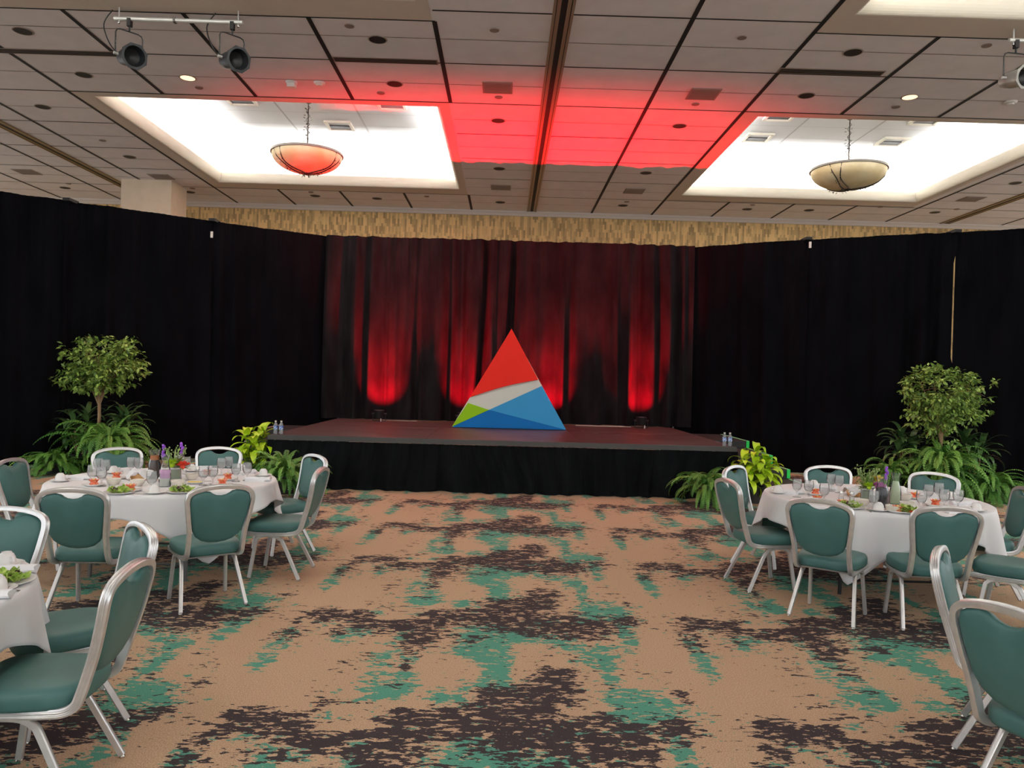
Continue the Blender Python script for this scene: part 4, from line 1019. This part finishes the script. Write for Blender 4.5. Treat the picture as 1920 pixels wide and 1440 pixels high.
def put_chair(px, py, face, label, dx=0, dy=0):
    """px,py: where the top of the back shows; face: heading of the sitter in degrees from +x"""
    global chair_used
    p = at(px, py, z=.915); f = Vector((math.cos(R(face)), math.sin(R(face)), 0)); q = p+f*.31
    o = copy_tree(chair0, CK) if chair_used else chair0; chair_used = True
    o.location = (q.x+dx, q.y+dy, 0); o.rotation_euler = (0, 0, R(face-90))
    props(o, label, 'chair', 'green banquet chairs with aluminium frames'); CH.append((label, Vector((q.x, q.y, 0)))); return o
CH = []
T1, T2, T3, T4 = Vector((-2.93, 6.72, 0)), Vector((3.28, 6.75, 0)), Vector((-2.93, 3.10, 0)), Vector((3.50, 3.0, 0))
def towards(px, py, T):
    p = at(px, py, z=.915); return math.degrees(math.atan2(T.y-p.y, T.x-p.x))
CHAIRS = [
 (135, 915, T1, 0, 'teal chair with its back to us, left of two at the left table'),
 (416, 909, T1, 0, 'teal chair with its back to us, right of two at the left table'),
 (604, 877, T1, 4, 'teal chair right of the left table, nearer of the overlapping pair'),
 (592, 852, T1, 0, 'teal chair right of the left table, farther of the overlapping pair'),
 (412, 838, T1, 0, 'teal chair at the far side of the left table, by the lime plant'),
 (220, 839, T1, 0, 'teal chair at the far side of the left table, before the big fern'),
 (18, 860, T1, 0, 'teal chair cut by the picture edge, left of the left round table'),
 (1536, 936, T2, 0, 'teal chair with its back to us, left of two at the right table'),
 (1777, 950, T2, 0, 'teal chair with its back to us, right of two at the right table'),
 (1363, 898, T2, 0, 'teal chair left of the right table, nearer of the overlapping pair'),
 (1376, 873, T2, 0, 'teal chair left of the right table, farther of the overlapping pair'),
 (1552, 873, T2, 0, 'teal chair at the far side of the right table, by the green taped steps'),
 (1753, 886, T2, 0, 'teal chair at the far side of the right table, before the ferns'),
 (1925, 914, T2, 0, 'teal chair cut by the right picture edge, behind the seat of another'),
 (20, 950, T3, 0, 'teal chair facing us at the far side of the nearest left table'),
 (268, 982, T3, 0, 'teal chair at the nearest left table, behind the closest chair'),
 (250, 1056, T3, 1, 'closest teal chair on the left, seen from the side'),
 (1760, 1027, T4, 0, 'teal chair at the lower right, just behind the closest chair'),
]
for (px, py, T, off, lab) in CHAIRS: put_chair(px, py, towards(px, py, T)+off, lab)
put_chair(1891, 1138, 22, 'closest teal chair on the right, seen from behind and cut by the edge')
put_chair(2010, 952, 140, 'teal chair with only seat and legs in view, right of the right table')

# ------------------------------------------------------------------ tables and cloths
def round_table(T, lab, legm):
    t = thing('round_table', T, 0, lab, 'table', 'round banquet tables')
    MB().lathe([(0, .725), (.90, .725), (.913, .730), (.913, .750), (.90, .755), (0, .755)], 64).build('tabletop', M['ply'], t)
    for k in range(4):
        a = R(90*k+40); c, s_ = math.cos(a), math.sin(a)
        b = MB(); b.tube(catmull([(c*.15, s_*.15, .715), (c*.45, s_*.45, .70), (c*.52, s_*.52, .64), (c*.56, s_*.56, .30), (c*.58, s_*.58, 0)], 5), .016, 8); b.build('leg', legm, t)
    b = MB(); b.tube([(.42, .38, .12), (-.42, .38, .12)], .010, 6); b.tube([(.42, -.38, .12), (-.42, -.38, .12)], .010, 6); b.build('brace', legm, t)
    return t
def table_cloth(T, corner, seed, lab, S=1.10):
    rnd = random.Random(seed); nA = 240; vs = []; fs = []; Rt = .918
    flat = [0, .15, .35, .55, .75, .88, .91]
    ph = [rnd.uniform(0, 6.3) for _ in range(4)]; nD = 12
    for k in range(nA):
        a = 2*math.pi*k/nA; ca = a-R(corner); sq = 1/max(abs(math.cos(ca-math.pi/4)), abs(math.sin(ca-math.pi/4)))   # corners at 'corner'+90k
        Ls = S*sq-.915; cf = (max(0, (S*sq/S-1)/.414))
        L_ = Ls*(1-.05*math.sin(a*5+ph[0]))
        for r in flat: vs.append((r*math.cos(a), r*math.sin(a), .7585))
        vs.append((Rt*math.cos(a), Rt*math.sin(a), .754))
        w = math.sin(a*14+ph[1]+.9*math.sin(a*3+ph[2]))*.5+math.sin(a*23+ph[3])*.25
        for q in range(1, nD+1):
            f = q/nD; fl = .03+.03*f; amp = (.012+.075*cf+.03*min(1, L_/.3))*f**.8
            r = Rt+.006+fl*f*.6+amp*w+.13*cf**3*f*(1-.3*f)
            z = .754-L_*f*(1-.10*cf*f)
            z = max(z, .02)
            # the corner of the cloth folds sideways as it hangs
            da = .10*math.sin((ca)*4)*f*cf
            vs.append((r*math.cos(a+da), r*math.sin(a+da), z))
    m = len(flat)+1+nD
    for k in range(nA):
        k2 = (k+1) % nA
        for q in range(m-1):
            if q == 0: fs.append((k*m, k*m+1, k2*m+1))
            else: fs.append((k*m+q, k*m+q+1, k2*m+q+1, k2*m+q))
    o = MB().add(vs, fs).build('tablecloth', M['cloth'], angle=180, loc=T)
    sm = o.modifiers.new('thick', 'SOLIDIFY'); sm.thickness = .002; sm.offset = 1
    props(o, lab, 'tablecloth', 'white tablecloths')
round_table(T1, 'round table under the white cloth at the left, in front of the plants', M['legsteel'])
round_table(T2, 'round table with black legs under the white cloth at the right', M['black'])
round_table(T3, 'nearest round table at the left edge, cut by the picture', M['legsteel'])
round_table(T4, 'round table in the right foreground, just outside the picture', M['legsteel'])
table_cloth(T1, -50, 1, 'white tablecloth on the left round table in front of the plants', S=1.065)
table_cloth(T2, -125, 2, 'white tablecloth on the right round table')
table_cloth(T3, 40, 3, 'white tablecloth on the nearest table at the left edge')
table_cloth(T4, 215, 4, 'white tablecloth on the table in the right foreground')

# ------------------------------------------------------------------ table settings
TZ = .7605
class Kind:
    def __init__(s, maker, h=0): s.o = maker(); s.k = tree_of(s.o, list(COL.objects)); s.used = False; s.h = h
    def put(s, p, rz=0.0, sc=1.0):
        o = copy_tree(s.o, s.k) if s.used else s.o; s.used = True
        o.location = p; o.rotation_euler = (0, 0, rz); o.scale = (sc, sc, sc); return o
def mk_cup():      # coffee cup turned upside down
    t = thing('coffee_cup'); MB().lathe([(.039, .0), (.041, .0), (.041, .010), (.038, .035), (.030, .052), (.022, .058), (.022, .062), (.018, .062), (.018, .057), (0, .057)], 24).build('bowl', M['china'], t)
    MB().tube(catmull([(.036, 0, .040), (.055, 0, .042), (.060, 0, .026), (.040, 0, .014)], 5), .0045, 6).build('handle', M['china'], t); return t
def mk_saucer():
    return MB().lathe([(0, .004), (.03, .004), (.04, .002), (.075, .016), (.077, .018), (.074, .020), (.04, .008), (0, .008)], 28).build('saucer', M['china'])
def mk_goblet():
    t = thing('water_goblet')
    MB().lathe([(0, .0), (.034, 0), (.035, .003), (.012, .008), (.006, .018), (.006, .045), (.012, .056), (.030, .072), (.040, .098), (.040, .125), (.035, .158), (.0335, .158), (.038, .125), (.038, .099), (.028, .075), (.010, .062), (0, .060)], 24).build('glass', M['glass'], t)
    MB().lathe([(0, .0625), (.010, .0635), (.0275, .077), (.0372, .100), (.0372, .118), (0, .118)], 20).build('water', M['water'], t); return t
def mk_napkin():
    b = MB(); n = 14; vs = []; fs = []
    for k in range(9):
        x = -.11+.22*k/8
        for j in range(n):
            a = 2*math.pi*j/n; rr = 1+.08*math.sin(a*3+k*.6); vs.append((x+.006*math.sin(a*2), .026*math.cos(a)*rr, .019+.019*math.sin(a)*rr))
    for k in range(8):
        for j in range(n): fs.append((k*n+j, (k+1)*n+j, (k+1)*n+(j+1) % n, k*n+(j+1) % n))
    fs += [tuple(range(n)), tuple(8*n+j for j in range(n))[::-1]]
    b.add(vs, fs); b.boxb(-.108, .06, -.034, .0, .0, .010)
    return b.build('rolled_napkin', M['cloth'])
def plate_mesh(r, name='plate', t=None): return MB().lathe([(0, .003), (r*.6, .003), (r*.66, .001), (r, .015), (r*1.01, .018), (r*.97, .019), (r*.68, .007), (0, .007)], 32).build(name, M['china'], t)
def mk_salad():
    t = thing('salad_plate'); plate_mesh(.11, 'plate', t); rnd = random.Random(5); b = MB()
    for i in range(70):
        a = rnd.uniform(0, 6.3); r = .068*math.sqrt(rnd.random()); p = Vector((r*math.cos(a), r*math.sin(a), .012+rnd.uniform(0, .030)*(1-r/.09)))
        d = Vector((rnd.uniform(-1, 1), rnd.uniform(-1, 1), rnd.uniform(0, 1.0))).normalized(); s2 = d.cross(Vector((rnd.uniform(-.5, .5), 0, 1))).normalized(); l = rnd.uniform(.03, .05); w = l*.45
        up = s2.cross(d); b.add([p, p+d*l*.4-s2*w+up*.006, p+d*l-s2*w*.4, p+d*l*1.1+up*.004, p+d*l+s2*w*.4, p+d*l*.4+s2*w+up*.006], [(0, 1, 2, 3), (0, 3, 4, 5)])
    b.build('lettuce', M['lettuce'], t, smooth=False); c = MB()
    for i in range(12):
        a = rnd.uniform(0, 6.3); p = Vector((.05*math.cos(a), .05*math.sin(a), .03)); d = Vector((rnd.uniform(-1, 1), rnd.uniform(-1, 1), .6)).normalized(); s2 = d.cross(Vector((0, 0, 1))).normalized()
        c.add([p, p+d*.02-s2*.01, p+d*.035, p+d*.02+s2*.01], [(0, 1, 2, 3)])
    c.build('radicchio', M['radicchio'], t, smooth=False)
    e = MB(); e.ball((.045, -.04, .022), (.020, .014, .010), 12, 6); e.build('tomato_slice', M['tomato'], t); return t
def mk_dessert():
    t = thing('dessert_plate'); plate_mesh(.085, 'plate', t); rnd = random.Random(8); b = MB()
    b.lathe([(0, .008), (.030, .008), (.034, .018), (.024, .032), (.012, .036), (0, .036)], 14)
    for k in range(9):
        a = k*.7; q = Vector((.020*math.cos(a), .020*math.sin(a), .03)); d = Vector((math.cos(a)*.8, math.sin(a)*.8, .9)).normalized(); s2 = d.cross(Vector((0, 0, 1))).normalized()
        b.add([q-s2*.008, q+d*.022-s2*.013, q+d*.036+s2*.0, q+d*.022+s2*.013, q+s2*.008, q+d*.018+Vector((-d.x, -d.y, .3))*.006], [(0, 1, 5), (1, 2, 5), (2, 3, 5), (3, 4, 5), (0, 5, 4)])
    b.build('dessert', M['orange'], t, smooth=False)
    f = MB(); f.ball((0, 0, .052), (.010, .010, .008), 8, 5); f.build('cream_dab', M['butter'], t); return t
def mk_bowl():
    t = thing('sugar_bowl'); MB().lathe([(0, .002), (.034, .002), (.036, .006), (.054, .030), (.056, .052), (.053, .052), (.050, .030), (.030, .010), (0, .010)], 28).build('bowl', M['cream_china'], t)
    MB().lathe([(0, .042), (.051, .042)], 20).build('packets', M['china'], t, smooth=False); return t
def mk_shaker():
    t = thing('salt_shaker'); MB().lathe([(0, 0), (.020, 0), (.021, .01), (.017, .055), (.018, .060)], 14).build('body', M['glass'], t); MB().lathe([(0, .003), (.0165, .003), (.0145, .035), (0, .035)], 12).build('salt', M['salt'], t)
    MB().lathe([(.0185, .058), (.019, .066), (.014, .078), (0, .081)], 14).build('cap', M['chrome'], t); return t
def mk_fork():
    b = MB(); b.boxb(-.10, .03, -.004, .004, .001, .004); b.boxb(.03, .05, -.011, .011, .001, .004)
    for k in range(4): b.boxb(.05, .09, -.011+k*.0066, -.0088+k*.0066, .001, .004)
    return b.build('fork', M['chrome'], smooth=False)
K = dict(cup=Kind(mk_cup), saucer=Kind(mk_saucer), goblet=Kind(mk_goblet), napkin=Kind(mk_napkin), salad=Kind(mk_salad), dessert=Kind(mk_dessert), bowl=Kind(mk_bowl), shaker=Kind(mk_shaker), fork=Kind(mk_fork))
LOOK = dict(cup=('upside-down white coffee cup', 'cup'), saucer=('white saucer under a coffee cup', 'saucer'), goblet=('stemmed water goblet', 'glass'), napkin=('rolled white napkin', 'napkin'),
            salad=('plate of green salad', 'plate'), dessert=('small plate with an orange dessert', 'plate'), bowl=('cream china bowl', 'bowl'), shaker=('glass shaker with a chrome cap', 'shaker'), fork=('silver fork', 'fork'))
GR = dict(cup='upside-down coffee cups', saucer='saucers', goblet='water goblets', napkin='rolled napkins', salad='salad plates', dessert='dessert plates', bowl='cream bowls', shaker='shakers', fork='forks')
placed = []      # (kind, object, table index)
def on_table(kind, ti, px, py, rz=0.0, dz=0.0, sc=1.0):
    T = (T1, T2, T3)[ti]; p = at(px, py, z=TZ); v = Vector((p.x-T.x, p.y-T.y, 0))
    if v.length > .82: v = v.normalized()*.82; p = T+v
    o = K[kind].put((p.x, p.y, TZ+dz), rz, sc); placed.append((kind, o, ti, px)); return o
def setting(ti, ang, r=.66, skip=()):
    """one cover: saucer and cup, napkin, two goblets, salad and dessert"""
    T = (T1, T2, T3)[ti]; a = R(ang); f = Vector((math.cos(a), math.sin(a), 0)); s_ = Vector((-f.y, f.x, 0))
    def P(dr, ds): q = T+f*(r+dr)+s_*ds; return q
    def go(kind, dr, ds, rz=0.0, dz=0.0, sc=1.0):
        if kind in skip: return
        q = P(dr, ds); o = K[kind].put((q.x, q.y, TZ+dz), rz, sc); placed.append((kind, o, ti, 0))
    go('saucer', .06, .17); go('cup', .06, .17, a+1.0, .0085); go('napkin', .12, 0, a+math.pi/2+.1); go('salad', -.06, -.10); go('goblet', -.18, .13); go('goblet', -.24, .06); go('dessert', -.22, -.12)
# left table, read off the photograph
rr = random.Random(4)
def many(ti, d):
    for kind, L_ in d.items():
        for q in L_:
            px, py = q[0], q[1]; rz = q[2] if len(q) > 2 else rr.uniform(0, 6)
            if kind == 'cups':
                on_table('saucer', ti, px, py); on_table('cup', ti, px, py, rr.uniform(0, 6), .0085)
            else: on_table(kind, ti, px, py, rz)
many(0, dict(cups=[(113, 903), (213, 888), (285, 931), (359, 884), (452, 884), (497, 893)],
  napkin=[(146, 899, .05), (236, 884, .9), (271, 890, -.2), (374, 881, .2), (484, 902, .05), (463, 889, 1.2)],
  goblet=[(173, 908), (190, 912), (184, 893), (197, 896), (246, 890), (260, 891), (284, 921), (349, 889), (415, 891), (429, 888), (442, 903), (381, 910), (399, 908), (463, 901)],
  salad=[(213, 929), (347, 930)], dessert=[(218, 898), (176, 911), (245, 921), (388, 892), (427, 900), (417, 911)],
  bowl=[(213, 909), (258, 911), (333, 912), (360, 899)], shaker=[(301, 912), (370, 893)], fork=[(258, 932, .3), (376, 903, .2)]))
many(1, dict(cups=[(1455, 925), (1526, 914), (1650, 967), (1691, 926), (1784, 937), (1853, 962)],
  napkin=[(1482, 926, -.1), (1545, 917, -.7), (1757, 934, -.5), (1845, 970, -.1), (1808, 947, .0), (1610, 925, .6)],
  goblet=[(1494, 932), (1516, 935), (1545, 942), (1558, 921), (1573, 924), (1637, 962), (1740, 944), (1760, 940), (1727, 957), (1770, 954), (1796, 955)],
  salad=[(1560, 968), (1722, 972)], dessert=[(1529, 928), (1579, 950), (1694, 968), (1716, 935), (1754, 949), (1532, 942)],
  bowl=[(1599, 953), (1617, 948), (1674, 960), (1700, 953), (1697, 938)], shaker=[(1577, 938), (1597, 939)], fork=[(1624, 967, 1.3), (1672, 975, .2)]))
many(2, dict(cups=[(13, 1062), (40, 1108)], napkin=[(22, 1074, .15), (18, 1122, .05)], salad=[(32, 1093)], fork=[(5, 1110, .2)], goblet=[(-40, 1075), (-70, 1090)]))

SEAT = {0: ['the left edge', 'the front left chair', 'the front right chair', 'the right edge', 'the far right chair', 'the far left chair'],
        1: ['the left edge', 'the front left chair', 'the front right chair', 'the right edge', 'the far right chair', 'the far left chair']}
TN = ('the left table', 'the right table', 'the nearest left table')
def zone(o, ti):
    T = (T1, T2, T3)[ti]; dx, dy = o.location.x-T.x, o.location.y-T.y; r = math.hypot(dx, dy)
    if r < .30: return 'in the middle of', 0
    a = math.degrees(math.atan2(dy, dx)) % 360
    n = ['at the right of', 'at the far right of', 'at the far side of', 'at the far left of', 'at the left of', 'at the front left of', 'at the front of', 'at the front right of']
    return n[int(((a+22.5) % 360)//45)], 1
zz = {}
for (kind, o, ti, px) in placed: zz.setdefault((kind, ti, zone(o, ti)[0]), []).append(o)
for (kind, ti, z_), L_ in zz.items():
    L_.sort(key=lambda o: o.location.x); n = len(L_); look, cat = LOOK[kind]
    for i, o in enumerate(L_):
        w = '' if n == 1 else (', left one' if i == 0 else ', right one') if n == 2 else ', %s from left' % ORD[i]
        props(o, '%s%s %s %s' % (look, w, z_, TN[ti]), cat, GR[kind])

def carafe(ti, px, py, lab, liq, prof=None, top=None, level=.17, name='carafe', upper=None):
    p = at(px, py, z=TZ); t = thing(name, (p.x, p.y, TZ), 0, lab, 'carafe', 'glass carafes')
    pr = prof or [(0, .0), (.043, 0), (.046, .01), (.046, .10), (.036, .15), (.027, .19), (.029, .225), (.040, .262)]
    inn = [(max(0, r-.0025), z+.003 if i == 0 else z) for i, (r, z) in enumerate(pr)][::-1]
    MB().lathe(pr+inn, 28).build('glass', M['jug_glass'], t)
    lp = [(0, .005)]+[(max(0, r-.0032), max(.005, z)) for (r, z) in pr[1:] if z < level]
    rl = None
    for (r0, z0), (r1_, z1) in zip(pr, pr[1:]):
        if z0 <= level <= z1 and z1 > z0: rl = r0+(r1_-r0)*(level-z0)/(z1-z0)-.0032
    lp += [(rl, level), (0, level)]
    MB().lathe(lp, 24).build('drink', M[liq], t)
    if upper:
        u, z1 = upper; rt = rl-.001
        MB().lathe([(0, level), (rl, level), (rl*.97, z1), (0, z1)], 24).build('upper_layer', M[u], t)
    return t
JUG = [(0, 0), (.048, 0), (.050, .01), (.050, .13), (.040, .165), (.036, .19), (.042, .22), (.050, .255)]
carafe(0, 289, 897, 'glass jug of dark iced tea on the left round table', 'tea', JUG, level=.165, upper=('tea_amber', .205))
carafe(0, 309, 912, 'glass carafe of pale pink dressing on the left round table', 'milk', level=.07, upper=('pink', .135))
carafe(1, 1653, 951, 'glass jug of nearly black drink on the right round table', 'wine', JUG, level=.16)
carafe(1, 1678, 945, 'glass carafe of pale green dressing on the right round table', 'palegreen', level=.19)

def bouquet(px, py, seed, lab, blooms):
    rnd = random.Random(seed); p = at(px, py, z=TZ); t = thing('flower_arrangement', (p.x, p.y, TZ), 0, lab, 'flowers', 'flower centrepieces')
    MB().lathe([(0, 0), (.05, 0), (.052, .01), (.048, .10), (.055, .12), (.052, .12), (.045, .10), (.048, .012), (0, .008)], 20).build('vase', M['glass'], t)
    MB().lathe([(0, .012), (.045, .014), (.043, .09), (0, .09)], 16).build('stems', M['dull_green'], t)
    b = MB()
    for i in range(60):
        a = rnd.uniform(0, 6.3); e = rnd.uniform(.2, 1.4); leaf_blade(b, (0, 0, .10), (math.cos(a)*math.cos(e), math.sin(a)*math.cos(e), math.sin(e)), rnd.uniform(.09, .19), .022, rnd.uniform(.3, 1.5), rnd, segs=3)
    for i in range(14):
        a = rnd.uniform(0, 6.3); d = Vector((math.cos(a)*.5, math.sin(a)*.5, 1)).normalized(); b.tube([Vector((0, 0, .1)), Vector((0, 0, .1))+d*.2], .002, 4)
        for k in range(5): b.ball(Vector((0, 0, .1))+d*(.12+.02*k)+Vector([rnd.gauss(0, .010) for _ in range(3)]), .007, 5, 4)
    b.build('greenery', M['bouquet'], t)
    for (kind, dx, dy, dz, r, mt, lb) in blooms:
        c = Vector((dx, dy, dz)); q = MB(); r = r*1.25
        if kind == 'rose':
            for ring, (n, rr_, el) in enumerate(((5, .35, 1.2), (6, .7, .8), (7, 1.0, .35))):
                for k in range(n):
                    a = 2*math.pi*k/n+ring*.5; d = Vector((math.cos(a)*math.cos(el), math.sin(a)*math.cos(el), math.sin(el))); s2 = Vector((-math.sin(a), math.cos(a), 0))
                    e = c+d*r*rr_; w = r*.62
                    q.add([c, e-s2*w, e+d*r*.35+Vector((0, 0, r*.2)), e+s2*w], [(0, 1, 2, 3)])
            q.ball(c, r*.45, 8, 6)
        else:
            for k in range(9): q.ball(c+Vector([rnd.gauss(0, .006), rnd.gauss(0, .006), -.012*k+.05]), .013, 6, 5)
        o = q.build('bloom', M[mt], t); o['label'] = lb
bouquet(328, 900, 1, 'low arrangement of lime, coral and purple flowers on the left round table',
        [('rose', .0, -.07, .14, .045, 'lime_petals', 'lime green bloom'), ('rose', .085, -.05, .125, .042, 'red_petals', 'coral bloom'), ('spike', -.10, 0, .25, 0, 'purple', 'short purple flower spike'), ('spike', .055, .0, .27, 0, 'purple', 'tall purple flower spike'), ('rose', .03, .02, .19, .025, 'salt', 'white bloom')])
bouquet(1625, 940, 2, 'low arrangement of yellow, magenta and purple flowers on the right round table',
        [('rose', .07, -.03, .19, .034, 'yellow', 'yellow bloom'), ('rose', .06, -.08, .125, .045, 'magenta', 'magenta rose'), ('rose', -.02, -.08, .13, .036, 'lime_petals', 'lime green bloom'), ('spike', .16, .0, .24, 0, 'purple', 'purple flower spike')])
p = at(365, 907, z=TZ); t = thing('butter_dish', (p.x, p.y, TZ), 0, 'white dish with yellow butter near the middle of the left round table', 'dish'); plate_mesh(.07, 'plate', t); MB().boxb(-.05, .05, -.025, .025, .008, .020).build('butter', M['butter'], t, smooth=False)
def basket(px, py, lab):
    p = at(px, py, z=TZ); t = thing('bread_basket', (p.x, p.y, TZ), 0, lab, 'basket', 'bread baskets'); MB().lathe([(0, .003), (.07, .003), (.085, .05), (.088, .055), (.08, .05), (.066, .01), (0, .01)], 20).build('basket', M['bread'], t)
    b = MB(); rnd = random.Random(3); n = 24; vs = [(0, 0, .075)]
    for k in range(n):
        a = 2*math.pi*k/n
        for (r, z) in ((.05, .085), (.085, .065+.02*math.sin(a*5)), (.11, .045+.035*math.sin(a*4+1))): vs.append((r*math.cos(a), r*math.sin(a), z))
    fs = []
    for k in range(n):
        j = (k+1) % n; fs.append((0, 1+3*k, 1+3*j))
        for q in (0, 1): fs.append((1+3*k+q, 2+3*k+q, 2+3*j+q, 1+3*j+q))
    b.add(vs, fs).build('cloth', M['cloth'], t); return t
basket(1605, 930, 'bread basket covered with a white napkin left of the flowers on the right round table')
basket(262, 899, 'bread basket covered with a white napkin behind the bowls on the left round table')
